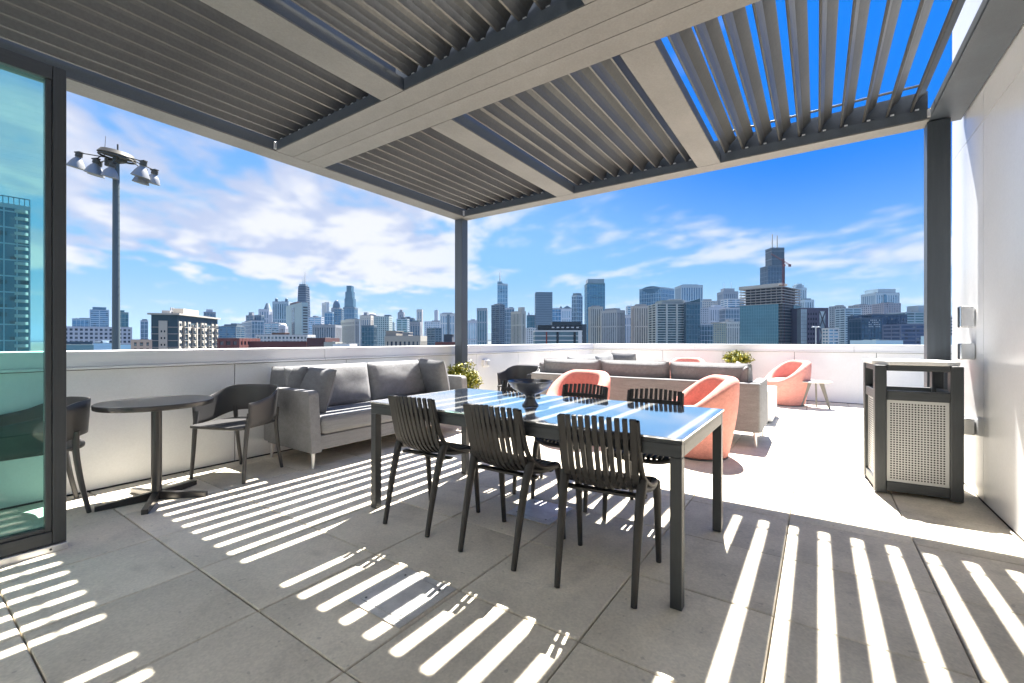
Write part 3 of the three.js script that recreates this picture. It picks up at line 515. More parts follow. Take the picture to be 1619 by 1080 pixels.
// ---------------------------------------------------------------- potted shrubs
function shrub(label, pos, potH, r, hgt, s0) {
  const o = thing('potted_shrub', label, 'plant', pos, 0, 'shrubs in terracotta pots'); seed = s0;
  const pr = [[0, 0.002], [r * 0.62, 0.002], [r * 0.68, 0.03], [r * 0.86, potH - 0.05], [r * 0.95, potH - 0.045], [r * 0.97, potH], [r * 0.86, potH], [r * 0.82, potH - 0.03], [0, potH - 0.03]];
  const pot = part('pot', new THREE.LatheGeometry(pr.map(p => new THREE.Vector2(...p)), 40), M.terracotta, o);
  part('soil', new THREE.CylinderGeometry(r * 0.815, r * 0.815, 0.012, 32).translate(0, potH - 0.023, 0), M.soil, pot);
  const stems = [], tips = [];
  for (let k = 0; k < 26; k++) { const a = rr(0, 6.28), q = Math.sqrt(rnd()), ex = Math.cos(a) * q * r * 1.30, ez = Math.sin(a) * q * r * 1.30, top = potH + hgt * (0.62 + 0.42 * rnd()) * (1 - 0.32 * q * q); stems.push(tube([[ex * 0.15, potH - 0.02, ez * 0.15], [ex * 0.5, potH + (top - potH) * 0.45, ez * 0.5], [ex, top, ez]], 0.005, 6, 5, t => 1.2 - 0.8 * t)); tips.push([ex, top, ez]); }
  part('stem', stems, std([0.11, 0.075, 0.04], { roughness: 0.9 }), o);
  const P = [[], [], []], N = 3600, v = new THREE.Vector3(), e = new THREE.Euler(), mtx = new THREE.Matrix4();
  for (let k = 0; k < N; k++) {
    const [tx, ty, tz] = tips[Math.floor(rnd() * tips.length)], t = Math.pow(rnd(), 0.55);
    const cx = tx * (0.3 + 0.7 * t) + rr(-0.045, 0.045), cy = mix(potH + 0.02, ty, t) + rr(-0.03, 0.035), cz = tz * (0.3 + 0.7 * t) + rr(-0.045, 0.045);
    const L = rr(0.034, 0.062), w = L * rr(0.42, 0.58); e.set(rr(-0.9, 0.9), rr(0, 6.28), rr(-0.5, 0.9)); mtx.makeRotationFromEuler(e);
    const pts = [[0, 0, 0], [L * 0.5, 0.10 * L, w / 2], [L, 0, 0], [L * 0.5, 0.10 * L, -w / 2], [L * 0.5, -0.03 * L, 0]].map(p => v.set(...p).applyMatrix4(mtx).toArray());
    const A = P[Math.floor(rnd() * 3)]; for (const f of [[0, 1, 4], [1, 2, 4], [2, 3, 4], [3, 0, 4]]) for (const q of f) A.push(pts[q][0] + cx, pts[q][1] + cy, pts[q][2] + cz);
  }
  const cols = [[0.19, 0.20, 0.018], [0.34, 0.31, 0.022], [0.10, 0.125, 0.015]];
  P.forEach((A, i) => { const g = new THREE.BufferGeometry(); g.setAttribute('position', new THREE.Float32BufferAttribute(A, 3)); g.computeVertexNormals(); g.setAttribute('uv', new THREE.Float32BufferAttribute(new Float32Array(A.length / 3 * 2), 2)); const f = part('foliage', g, phys(cols[i], { roughness: 0.55, side: THREE.DoubleSide, transmission: 0.0 }), o); f.userData.kind = 'stuff'; });
}
shrub('leafy yellow green shrub in a terracotta pot near the left post', [-4.10, 0, -4.72], 0.36, 0.20, 0.50, 77);
shrub('round green potted shrub at the far wall behind the long sofa', [-1.33, 0, -9.82], 0.50, 0.20, 0.46, 99);

// ---------------------------------------------------------------- litter bin
{
  const o = thing('litter_bin', 'dark metal litter bin with perforated panel by the white wall', 'bin', [0.588, 0, -4.60], 0.08);
  const w = 0.212, d = 0.205, H = 1.0;
  for (const [sx, sz] of [[-1, 1], [1, 1], [-1, -1], [1, -1]]) part('corner_post', rbx(sx * w - 0.036, sx * w + 0.036, 0.012, 0.978, sz * d - 0.036, sz * d + 0.036, 0.010, 3), M.anth, o);
  for (const [y0, y1] of [[0.03, 0.10], [0.715, 0.785], [0.935, 0.979]]) {
    part('rail', [rbx(-w + 0.037, w - 0.037, y0, y1, d - 0.014, d + 0.030, 0.004), rbx(-w + 0.037, w - 0.037, y0, y1, -d - 0.030, -d + 0.014, 0.004), rbx(-w - 0.030, -w + 0.014, y0, y1, -d + 0.037, d - 0.037, 0.004), rbx(w - 0.014, w + 0.030, y0, y1, -d + 0.037, d - 0.037, 0.004)], M.anth, o);
  }
  function perforated(width, height, nx, ny) {
    const P = [], cw = width / nx, ch = height / ny, r = Math.min(cw, ch) * 0.34;
    for (let j = 0; j < ny; j++) for (let i = 0; i < nx; i++) {
      const cx = -width / 2 + (i + 0.5) * cw, cy = (j + 0.5) * ch, sq = [], oc = [];
      for (let k = 0; k < 8; k++) { const a = (k + 0.5) * Math.PI / 4, m = Math.max(Math.abs(Math.cos(a)), Math.abs(Math.sin(a))); sq.push([cx + Math.cos(a) / m * cw / 2, cy + Math.sin(a) / m * ch / 2]); oc.push([cx + Math.cos(a) * r, cy + Math.sin(a) * r]); }
      const corner = { 0: [1, 1], 2: [-1, 1], 4: [-1, -1], 6: [1, -1] };
      for (let k = 0; k < 8; k++) { const m = (k + 1) % 8; const T = (a, b, c) => P.push(a[0], a[1], 0, b[0], b[1], 0, c[0], c[1], 0); T(sq[k], sq[m], oc[m]); T(sq[k], oc[m], oc[k]); if (k in corner) { const q = corner[k]; T(sq[k], [cx + q[0] * cw / 2, cy + q[1] * ch / 2], sq[m]); } }
    }
    const g = new THREE.BufferGeometry(); g.setAttribute('position', new THREE.Float32BufferAttribute(P, 3)); g.computeVertexNormals(); g.setAttribute('uv', new THREE.Float32BufferAttribute(new Float32Array(P.length / 3 * 2), 2)); return g;
  }
  const mg = 0.018;
  const framed = (W2, Hh) => [bx(-W2, W2, 0, mg, -0.002, 0.002), bx(-W2, W2, Hh - mg, Hh, -0.002, 0.002), bx(-W2, -W2 + mg, mg, Hh - mg, -0.002, 0.002), bx(W2 - mg, W2, mg, Hh - mg, -0.002, 0.002)];
  const mk = (W2, nx) => { const Hh = 0.612; const pf = perforated((W2 - mg) * 2, Hh - 2 * mg, nx, 32); pf.translate(0, mg, 0); return [...framed(W2, Hh), pf]; };
  const pfm = M.perf.clone(); pfm.side = THREE.DoubleSide;
  const f1 = part('perforated_panel', mk(w - 0.037, 18), pfm, o); f1.position.set(0, 0.101, d + 0.012);
  const f2 = part('perforated_panel', mk(d - 0.037, 15), pfm, o); f2.position.set(-w - 0.012, 0.101, 0); f2.rotation.y = -Math.PI / 2;
  const f3 = part('perforated_panel', mk(d - 0.037, 15), pfm, o); f3.position.set(w + 0.012, 0.101, 0); f3.rotation.y = Math.PI / 2;
  const f4 = part('perforated_panel', mk(w - 0.037, 18), pfm, o); f4.position.set(0, 0.101, -d - 0.012); f4.rotation.y = Math.PI;
  part('liner', [bx(-w + 0.04, w - 0.04, 0.05, 0.70, -d + 0.04, d - 0.04)], M.black, o);
  part('lid', (() => { const s = new THREE.Shape(); const a = w + 0.036, b = d + 0.036, c = 0.09; s.moveTo(-a + 0.02, b); s.lineTo(a - 0.02, b); s.lineTo(a, b - 0.02); s.lineTo(a, -b + c); s.lineTo(a - c, -b); s.lineTo(-a + c, -b); s.lineTo(-a, -b + c); s.lineTo(-a, b - 0.02); s.closePath(); return new THREE.ExtrudeGeometry(s, { depth: 0.018, bevelEnabled: true, bevelSize: 0.003, bevelThickness: 0.006, bevelSegments: 2 }).rotateX(-Math.PI / 2).translate(0, 0.985, 0); })(), M.whiteStone, o);
  part('shelf', [bx(-w + 0.037, w - 0.037, 0.70, 0.714, -d + 0.037, d - 0.037)], M.perf, o);
}

// ---------------------------------------------------------------- floor boxes, wall outlet
[[-1.555, -1.375, 0.17, 'steel floor box cover in the stripes of light, nearest the viewer'],
 [-1.555, -2.58, 0.168, 'steel floor box cover under the dining table'],
 [-0.39, -6.60, 0.145, 'steel floor box cover in bright sun right of the long sofa'],
].forEach(([x, z, h, label]) => {
  const o = thing('floor_box', label, 'floor box', [x, 0, z], 0, 'steel floor boxes');
  part('rim', [bx(-h, h, 0.002, 0.006, -h, -h + 0.035), bx(-h, h, 0.002, 0.006, h - 0.035, h), bx(-h, -h + 0.035, 0.002, 0.006, -h + 0.035, h - 0.035), bx(h - 0.035, h, 0.002, 0.006, -h + 0.035, h - 0.035)], M.steel, o);
  const lid = part('cover', [rbx(-h + 0.038, h - 0.038, 0.0015, 0.0075, -h + 0.038, h - 0.038, 0.002)], M.steel, o);
  part('screw', [[-1, -1], [1, 1], [-1, 1], [1, -1]].map(([a, b]) => new THREE.CylinderGeometry(0.006, 0.006, 0.0015, 10).translate(a * (h - 0.055), 0.0078, b * (h - 0.055))), M.anth, lid, 'stuff');
});
{
  const o = thing('outlet_box', 'small grey weatherproof outlet on the left parapet past the post', 'outlet', [-4.598, 0.785, -5.84]);
  part('box', rbx(0, 0.05, -0.055, 0.055, -0.075, 0.075, 0.008), M.whiteStone, o);
  part('cover', rbx(0.051, 0.07, -0.045, 0.045, -0.06, 0.012, 0.006), M.alu, o);
}

// ---------------------------------------------------------------- the city: ground and buildings
{ const g = structure('city_ground'); part('ground_sheet', bx(-9000, 9000, -24.5, -24, -9000, 9000), std([0.055, 0.06, 0.055], { roughness: 0.95 }), g); }
const GROUND = -24, RS = Math.sin(YAW), RC = Math.cos(YAW);
function at(u, v, D) { const X = (u - CX) / FPX, Y = -(v - HY) / FPX; return new THREE.Vector3((-RS + RC * X) * D, EYE + Y * D, (-RC - RS * X) * D); }
const topY = (v, D) => EYE + (HY - v) / FPX * D;
const GRID = -0.285;                              // the street grid is turned against the terrace
const C = {   // real-world facade colours
  conc: [0.46, 0.44, 0.41], beige: [0.52, 0.47, 0.40], white: [0.66, 0.67, 0.68], grey: [0.30, 0.31, 0.33], lav: [0.50, 0.52, 0.58], dark: [0.055, 0.07, 0.09], navy: [0.045, 0.085, 0.14],
  brick: [0.15, 0.045, 0.035], brown: [0.17, 0.105, 0.10], peach: [0.60, 0.42, 0.31], teal: [0.08, 0.20, 0.225], blue: [0.12, 0.25, 0.36], pale: [0.40, 0.50, 0.57], black: [0.02, 0.025, 0.03], slate: [0.14, 0.19, 0.23], green: [0.22, 0.30, 0.28],
};
const matCache = new Map();
function facade(c, glass) {
  const k = c.join() + glass; if (!matCache.has(k)) matCache.set(k, glass ? std(c, { roughness: 0.16, metalness: 0.45, map: rep(metalMap, 0.02, 0.02) }) : std(c, { roughness: 0.8, map: rep(wallMap, 0.02, 0.02) })); return matCache.get(k);
}
// footprint: near corner at uc, left face to u0 and right face to u1 along the street grid; uc null = front parallel to the view
function footprint(u0, uc, u1, D, deep, rot) {
  if (uc == null) {
    if ((u0 + u1) / 2 < 350) {       // far to the left: the front faces the viewer along its own line of sight
      const um = (u0 + u1) / 2, r = YAW + Math.atan((CX - um) / FPX), K = at(um, HY, D), ex = new THREE.Vector3(Math.cos(r), 0, -Math.sin(r)), ez = new THREE.Vector3(Math.sin(r), 0, Math.cos(r));
      const hit = u => { const q = at(u, HY, 1); return (K.z * q.x - K.x * q.z) / (ex.x * q.z - ex.z * q.x); };
      const a = hit(u0), b = hit(u1), w = Math.abs(b - a), d = deep || w * 0.8; return { c: K.clone().addScaledVector(ex, (a + b) / 2).addScaledVector(ez, -d / 2), w, d, r };
    }
    const a = at(u0, HY, D), b = at(u1, HY, D), w = a.distanceTo(b), d = deep || w * 0.8; const c = a.clone().add(b).multiplyScalar(0.5).add(new THREE.Vector3(-RS, 0, -RC).multiplyScalar(d / 2)); return { c, w, d, r: YAW };
  }
  const G = rot ?? GRID, ex = new THREE.Vector3(Math.cos(G), 0, -Math.sin(G)), ez = new THREE.Vector3(Math.sin(G), 0, Math.cos(G)), K = at(uc, HY, D);
  const solve = (e, u) => { const r = at(u, HY, 1); const den = e.x * r.z - e.z * r.x; return (K.x * r.z - K.z * r.x) / den; };   // (K - s e) parallel to r
  let w = solve(ex, u0), d = solve(ez, u1); const cap = D * (rot ? 0.4 : 0.16);
  if (!(w > 0) || w > cap) w = cap; if (!(d > 0) || d > cap) d = cap;
  const c = K.clone().addScaledVector(ex, -w / 2).addScaledVector(ez, -d / 2); return { c, w, d, r: G };
}
function skin(w, d, y0, y1, style, D) {          // real ribs and floor bands standing proud of the glazed core
  const px = D / FPX, H = y1 - y0, g = [], p = Math.max(0.35, 0.25 * px);
  const fl = Math.max(3.6, 3.3 * px), n = Math.max(1, Math.round(H / fl)), f = H / n, bay = Math.max(3.4, 3.6 * px);
  const ring = (y, h, q) => g.push(bx(-w / 2 - q, w / 2 + q, y, y + h, -d / 2 - q, d / 2 + q));
  const ribs = (pw, q, b) => { for (const [L, ax] of [[w, 0], [d, 1]]) { const m = Math.max(2, Math.round(L / b)); for (let i = 0; i <= m; i++) { const x = -L / 2 + L * i / m, x0 = clamp(x - pw / 2, -L / 2 - q * 0.9, L / 2 + q * 0.9 - pw), s = [0, 1]; for (const k of s) g.push(ax === 0 ? (k ? bx(x0, x0 + pw, y0, y1, d / 2 - 0.2, d / 2 + q) : bx(x0, x0 + pw, y0, y1, -d / 2 - q, -d / 2 + 0.2)) : (k ? bx(w / 2 - 0.2, w / 2 + q * 1.02, y0, y1, x0, x0 + pw) : bx(-w / 2 - q * 1.02, -w / 2 + 0.2, y0, y1, x0, x0 + pw))); } } };
  if (style === 'ribs') { ribs(bay * 0.5, p, bay); ring(y1 - f * 1.2, f * 1.2, p * 1.2); for (let i = 4; i < n; i += 9) ring(y0 + f * i, f * 0.6, p * 0.8); }
  else if (style === 'bands') { for (let i = 0; i < n; i++) ring(y0 + f * i + f * 0.58, f * 0.42, p); ribs(bay * 0.3, p * 0.7, bay * 4); }
  else if (style === 'grid') { for (let i = 0; i < n; i++) ring(y0 + f * i + f * 0.55, f * 0.45, p); ribs(bay * 0.42, p * 1.15, bay); }
  else if (style === 'balcony') { for (let i = 0; i < n; i++) ring(y0 + f * i + f * 0.68, f * 0.30, p * 3.2); ribs(bay * 0.7, p * 3.6, bay * 5); }
  else { ribs(Math.max(0.25, bay * 0.12), p * 0.6, bay * 1.2); for (let i = 1; i < n; i += 2) ring(y0 + f * i, f * 0.16, p * 0.5); ring(y1 - f * 0.5, f * 0.5, p * 0.7); }
  return g;
}
function tower(name, label, u0, uc, u1, v, D, style, glass, frame, x = {}) {
  const { c, w, d, r } = footprint(u0, uc, u1, D, x.deep, x.rot);
  const o = thing(name, label, 'building', [c.x, GROUND, c.z], r, 'city buildings beyond the parapet');
  const H = topY(v, D) - GROUND, y0 = 0.01; const vary = 0.86 + 0.26 * hash2(Math.round(u0), Math.round(v)); glass = glass.map((q, i) => Math.round(q * vary * [0.72, 1.0, 1.18][i] * 250) / 250); frame = frame.map(q => Math.round(q * vary * 250) / 250);
  part('glazing', bx(-w / 2, w / 2, y0, H, -d / 2, d / 2), facade(glass, style !== 'solid'), o);
  if (style !== 'solid') part('frame', skin(w, d, y0, H, style, D), facade(frame, false), o);
  if (style !== 'solid') {
    const px = D / FPX, fl = Math.max(3.6, 3.3 * px), nf = Math.max(1, Math.round(H / fl)), f = H / nf, bay = Math.max(3.4, 3.6 * px), A = [], B = [], keep = seed; seed = Math.round(u0 * 31 + v * 7);
    for (const [L, ax] of [[w, 0], [d, 1]]) { const m = Math.max(2, Math.round(L / bay)); for (let i = 0; i < nf; i++) for (let k = 0; k < m; k++) { const q = rnd(); if (q > 0.30) continue; const a = -L / 2 + L * (k + 0.12) / m, b = -L / 2 + L * (k + 0.88) / m, y = f * i + f * 0.05, y2 = f * i + f * (q < 0.1 ? 0.35 : 0.56), e = 0.12; (q < 0.13 ? A : B).push(ax === 0 ? bx(a, b, y, y2, d / 2 - 0.1, d / 2 + e) : bx(w / 2 - 0.1, w / 2 + e, y, y2, a, b)); } }
    seed = keep; const cl = c => facade(c.map(q => Math.round(q * 200) / 200), true);
    if (A.length) part('window_blind', A, cl(glass.map((q, i) => mix(q, [0.50, 0.53, 0.54][i], 0.45))), o, 'stuff');
    if (B.length) part('dark_window', B, cl(glass.map(q => q * 0.45)), o, 'stuff');
  }
  { const keep = seed, px = D / FPX, g = []; seed = Math.round(u1 * 17 + v * 3); for (let i = 0; i < 4; i++) { const a = rr(-0.42, 0.30) * w, b = a + rr(0.06, 0.16) * w, z = rr(-0.3, 0.3) * d; g.push(bx(a, b, H, H + px * rr(0.4, 1.3), z - d * 0.08, z + d * 0.08)); } if (rnd() < 0.45 && !x.mast) g.push(bx(w * 0.1, w * 0.1 + px * 0.3, H, H + px * rr(2, 4.5), 0, px * 0.3)); g.push(bx(-w / 2, w / 2, H, H + px * 0.35, d / 2 - px * 0.3, d / 2 - 0.02), bx(w / 2 - px * 0.3, w / 2 - 0.02, H, H + px * 0.35, -d / 2, d / 2 - px * 0.31)); seed = keep; part('roof_plant', g, facade([0.20, 0.21, 0.22], false), o, 'stuff'); }
  // roof blocks: [from, to (fraction of the width), top v, colour, depth fraction]
  for (const [a, b, tv, col, df = 0.6] of x.roof || []) { const hh = topY(tv, D) - GROUND; if (hh > H) part('roof_block', [bx(-w / 2 + w * a, -w / 2 + w * b, H + 0.01, hh, -d / 2 * df, d / 2 * df), bx(-w / 2 + w * a - 0.3, -w / 2 + w * b + 0.3, hh, hh + Math.max(0.4, D / FPX * 0.4), -d / 2 * df - 0.3, d / 2 * df + 0.3)], facade(col || frame, false), o); }
  for (const [a, tv, wd = 0.8] of x.mast || []) { const hh = topY(tv, D) - GROUND, k = D / FPX * wd; part('antenna', [new THREE.CylinderGeometry(k * 0.22, k * 0.5, hh - H, 8).translate(-w / 2 + w * a, (H + hh) / 2, 0)], facade([0.55, 0.55, 0.52], false), o); }
  if (!x.roof && !x.plain) { const q = Math.max(1.5, D / FPX * 1.6); part('roof_block', [bx(-w * 0.28, w * 0.12, H + 0.01, H + q, -d * 0.25, d * 0.2), bx(w * 0.16, w * 0.34, H + 0.01, H + q * 0.6, -d * 0.2, d * 0.15)], facade(frame, false), o); }
  if (x.add) x.add(o, w, d, H, D);
  return o;
}
const T = tower;
// --- left of the post
T('warehouse', 'long white warehouse with rows of dark windows behind the floodlight mast', 100, null, 208, 517, 420, 'grid', C.dark, C.lav, { deep: 60, plain: 1 });
T('glass_building', 'low stepped blue glass block left of the rounded blue tower', 114, null, 146, 504, 900, 'glass', C.blue, C.pale, { roof: [[0.35, 1, 503, C.blue]] });
T('glass_tower', 'rounded blue glass tower just left of the floodlight mast', 142, null, 172, 490, 850, 'bands', C.blue, C.pale, { roof: [[0.14, 0.86, 486, C.blue, 0.9]] });
T('glass_tower', 'green glass tower just right of the floodlight mast', 187, null, 203, 494, 860, 'glass', C.teal, C.green, { roof: [[0.0, 0.6, 491, C.teal, 0.9]] });
T('office_tower', 'grey blue tower left of the cream apartment house', 222, null, 234, 507, 1300, 'glass', C.slate, C.lav, { roof: [[0.2, 0.9, 505, C.slate]] });
T('low_building', 'peach brick low building with two rows of small windows', 208, null, 239, 537, 260, 'grid', C.black, C.peach, { deep: 18, plain: 1 });
T('low_building', 'low grey green roofed shed at the left end of the skyline', 100, null, 148, 545.5, 150, 'solid', C.green, C.green, { deep: 14, plain: 1 });
T('low_building', 'dark flat roof block below the white warehouse', 100, null, 146, 540.5, 230, 'solid', C.dark, C.dark, { deep: 12, plain: 1 });
T('low_building', 'small white shed with roof plant left of the floodlight mast', 147, null, 178, 543, 180, 'solid', C.white, C.white, { deep: 10, roof: [[0.1, 0.35, 541, C.grey], [0.5, 0.8, 539.5, C.white]] });
T('low_building', 'white low shed right of the floodlight mast', 189, null, 207, 545, 170, 'solid', C.white, C.white, { deep: 9, plain: 1 });
// cream apartment house with balconies: two faces
(function () {
  const D = 300, o = tower('apartment_building', 'cream apartment house with dark glazing, balconies and flat roof', 239, 281, 344, 498, D, 'solid', [0.05, 0.075, 0.08], C.beige, { plain: 1, rot: YAW + 0.241, add: (o, w, d, H) => {
    const n = 8, f = (H - 6) / n, g = [], q = [], rail = [];
    g.push(bx(-w / 2 - 1.6, w / 2 + 1.6, H - 0.01, H + 1.1, -d / 2 - 1.6, d / 2 + 1.6));                       // roof slab
    for (const [a, b] of [[0.30, 0.62]]) g.push(bx(-w / 2 + w * a, -w / 2 + w * b, H - 4 - 6.4 * f, H - 4.0, d / 2, d / 2 + 0.9));     // pale bay on the left face
    const m = 10; for (let i = 0; i < m; i++) { const z1 = d / 2 - d * i / m, z0 = z1 - d / m * (i % 3 === 1 ? 0.30 : 0.62); g.push(bx(w / 2, w / 2 + 0.7 + (i % 2) * 0.5, 0, H - 4.2 - (i % 4 === 3 ? 2 : 0), z0, z1 - 0.3)); }
    for (let i = 0; i < n; i++) { const y = 2 + f * i; q.push(bx(w / 2 - 0.1, w / 2 + 0.5, y, y + 0.9, -d / 2, d / 2), bx(-w / 2, -w / 2 + w * 0.30, y, y + 0.45, d / 2 - 0.1, d / 2 + 0.6), bx(-w / 2 + w * 0.62, w / 2, y, y + 0.45, d / 2 - 0.1, d / 2 + 0.6));
      for (let k = 1; k < m; k += 2) { const zc = d / 2 - d * (k + 0.05) / m; q.push(bx(w / 2 + 0.5, w / 2 + 2.2, y, y + 0.35, zc - d / m * 0.36, zc + d / m * 0.36)); rail.push(bx(w / 2 + 2.1, w / 2 + 2.16, y + 0.35, y + 1.35, zc - d / m * 0.36, zc + d / m * 0.36)); }
      for (const k of [0.38, 0.50]) if (i > 0 && i < 7) rail.push(bx(-w / 2 + w * k, -w / 2 + w * (k + 0.055), y + 1.2, y + 2.6, d / 2 + 0.86, d / 2 + 0.93));
      for (let k = 0; k < m; k += 1) if (k % 3 !== 1) { const zc = d / 2 - d * (k + 0.33) / m; rail.push(bx(w / 2 + 0.6 + (k % 2) * 0.5, w / 2 + 0.73 + (k % 2) * 0.5, y + 1.0, y + 2.9, zc - 1.35, zc + 1.35)); } }
    part('pale_wall', g, facade([0.46, 0.43, 0.37], false), o); part('floor_slab', q, facade([0.36, 0.34, 0.31], false), o); part('window', rail, facade([0.05, 0.07, 0.085], true), o, 'stuff');
    part('roof_block', [bx(-w * 0.05, w * 0.36, H + 1.11, H + 5.2, -d * 0.06, d * 0.30)], facade(C.beige, false), o);
    part('roof_plant', [bx(-w * 0.42, -w * 0.10, H + 1.11, H + 3.6, d * 0.05, d * 0.34), bx(-w * 0.30, -w * 0.27, H + 3.6, H + 6.2, d * 0.2, d * 0.23), bx(-w * 0.22, -w * 0.19, H + 3.6, H + 6.0, d * 0.2, d * 0.23)], facade(C.grey, false), o);
  } });
  return o;
})();
T('office_tower', 'small dark tower rising behind the cream apartment house', 322, null, 341, 493.5, 1100, 'glass', C.slate, C.grey, { roof: [[0.2, 0.75, 489.5, C.lav]] });
T('glass_building', 'low blue glass building between the apartment house and the skyline', 344, null, 373, 516, 800, 'bands', C.blue, C.slate, { roof: [[0.25, 0.6, 513, C.slate], [0.62, 0.95, 511.5, C.slate]] });
T('brick_building', 'dark red brick warehouse right of the cream apartment house', 345, null, 378, 535, 250, 'grid', C.brown, C.brick, { deep: 20, plain: 1 });
T('brick_building', 'long low red brick building below the skyline', 376, null, 484, 540, 260, 'ribs', C.black, C.brick, { deep: 22, plain: 1 });
T('brick_building', 'red brick block at the right end of the long brick row', 485, null, 514, 534.5, 240, 'solid', C.brick, C.brick, { deep: 20, plain: 1 });
T('low_building', 'small peach coloured low house right of the red brick block', 512, null, 530, 541, 230, 'solid', C.peach, C.peach, { deep: 10, plain: 1 });
T('low_building', 'flat white roof shed beside the peach house', 528, null, 552, 544, 220, 'grid', C.grey, C.white, { deep: 10, plain: 1 });
T('low_building', 'row of white town houses above the red brick building', 405, null, 486, 529.5, 420, 'grid', C.grey, C.white, { deep: 16, roof: [[0.27, 0.52, 526.5, [0.30, 0.17, 0.11]]] });
T('office_tower', 'glass office block with a white pier left of the twin capped tower', 382, 398, 416, 507, 900, 'glass', C.slate, C.white, { roof: [[0.1, 0.9, 505.5, C.slate]] });
T('office_tower', 'short tower with a small cap behind the glass office block', 389, null, 401, 499, 1500, 'bands', C.slate, C.grey, { roof: [[0.25, 0.7, 494, C.grey]] });
T('office_tower', 'dark blue block right of the small capped tower', 402, null, 413, 498.5, 1400, 'glass', C.navy, C.slate, { plain: 1 });
(function () { // pointed tower
  tower('office_tower', 'grey tower with a tapered pointed roof', 409, null, 425, 489, 2000, 'ribs', C.slate, C.lav, { plain: 1, add: (o, w, d, H, D) => { const hh = topY(479, D) - GROUND; part('pointed_roof', new THREE.CylinderGeometry(w * 0.14, w * 0.36, hh - H, 4).rotateY(Math.PI / 4).translate(w * 0.16, (H + hh) / 2, 0), facade(C.slate, false), o); } });
})();
T('office_tower', 'thin pale tower right of the pointed tower', 425, null, 430, 498, 1900, 'ribs', C.grey, C.lav, { plain: 1 });
T('glass_building', 'pale glass mid-rise below the twin capped tower', 418, null, 441, 511, 1000, 'bands', C.pale, C.lav);
T('office_tower', 'round topped brown building in front of the twin capped tower', 441, null, 451, 516, 800, 'ribs', C.brown, C.lav, { plain: 1, add: (o, w, d, H) => part('dome', new THREE.SphereGeometry(w * 0.5, 20, 10, 0, 6.29, 0, 1.571).translate(0, H, 0), facade(C.white, false), o) });
T('glass_tower', 'blue green tower with two round caps', 431, null, 456, 477, 1700, 'ribs', C.teal, C.pale, { plain: 1, add: (o, w, d, H, D) => { const k = D / FPX; for (const s of [-0.34, 0.30]) part('roof_cap', [new THREE.CylinderGeometry(k * 2.2, k * 2.4, k * 4, 12).translate(w * s, H + k * 2, d * 0.3), new THREE.SphereGeometry(k * 2.2, 12, 8, 0, 6.29, 0, 1.571).translate(w * s, H + k * 4, d * 0.3)], facade(C.slate, false), o); } });
T('concrete_tower', 'pale concrete slab tower with one dark vertical slot', 452, 477, 487, 478, 900, 'solid', C.beige, C.conc, { roof: [[0.2, 0.6, 474.5, C.brown]], add: (o, w, d, H) => { part('window_slot', bx(-w * 0.10, w * 0.08, 8, H * 0.94, d / 2, d / 2 + 0.3), facade(C.dark, true), o); const g = []; for (let i = 0; i < 16; i++) g.push(bx(w / 2, w / 2 + 0.35, 6 + i * (H - 12) / 16, 6 + (i + 0.55) * (H - 12) / 16, -d * 0.42, d * 0.30)); part('side_windows', g, facade([0.10, 0.10, 0.11], true), o); } });
(function () { // tall tapered black tower with masts
  const D = 2600, a = at(472, HY, D), b = at(488.5, HY, D), w = a.distanceTo(b), c = a.clone().add(b).multiplyScalar(0.5), H = topY(453, D) - GROUND;
  const o = thing('skyscraper', 'tall tapered dark skyscraper with antennas left of the post', 'building', [c.x, GROUND, c.z], YAW, 'city buildings beyond the parapet');
  const body = new THREE.CylinderGeometry(w * 0.5 * 0.72 * 1.414, w * 0.5 * 1.414, H, 4, 24).toNonIndexed(); body.computeVertexNormals(); body.rotateY(Math.PI / 4).translate(0, H / 2, 0); part('glazing', body, facade(C.dark, true), o);
  const g = []; for (let i = 1; i < 26; i++) { const y = H * i / 26, q = w / 2 * mix(1, 0.72, i / 26) + 0.8; g.push(bx(-q, q, y, y + H / 26 * 0.35, -q, q)); } part('floor_band', g, facade([0.07, 0.085, 0.11], false), o);
  part('roof_block', bx(-w * 0.30, w * 0.30, H, H + 12, -w * 0.30, w * 0.30), facade(C.slate, false), o);
  for (const s of [-0.06, 0.12]) part('antenna', new THREE.CylinderGeometry(1.2, 3.6, topY(s < 0 ? 438 : 430, D) - GROUND - H - 12, 8).translate(w * s, (H + 12 + topY(s < 0 ? 438 : 430, D) - GROUND) / 2, 0), facade([0.6, 0.6, 0.58], false), o);
})();
T('office_tower', 'light blue block right of the tapered dark skyscraper', 487, null, 508, 501.5, 1500, 'bands', C.pale, C.lav, { roof: [[0.3, 0.5, 499.5, C.grey]] });
T('apartment_building', 'wide grey ribbed slab block in front of the slim towers', 494, null, 530, 514, 800, 'ribs', [0.10, 0.13, 0.15], C.grey, { deep: 30 });
T('office_tower', 'slim tower with dark left side right of the tapered skyscraper', 509, 516, 520, 478, 1900, 'ribs', C.slate, C.white, { plain: 1 });
T('office_tower', 'short blue glass tower in front of the slim tower', 513, null, 526, 494, 1500, 'glass', C.blue, C.pale);
(function () { tower('glass_tower', 'round topped bullet shaped grey tower', 524, null, 536, 487, 1800, 'ribs', C.slate, C.grey, { plain: 1, add: (o, w, d, H, D) => part('round_top', new THREE.SphereGeometry(w * 0.5, 20, 10, 0, 6.29, 0, 1.571).scale(0.98, (topY(474, D) - GROUND - H) / (w * 0.5), 0.8).translate(0, H, 0), facade(C.slate, true), o) }); })();
T('glass_tower', 'blue glass tower in front of the bullet shaped tower', 528, null, 540, 488.5, 1200, 'bands', C.blue, C.slate, { plain: 1 });
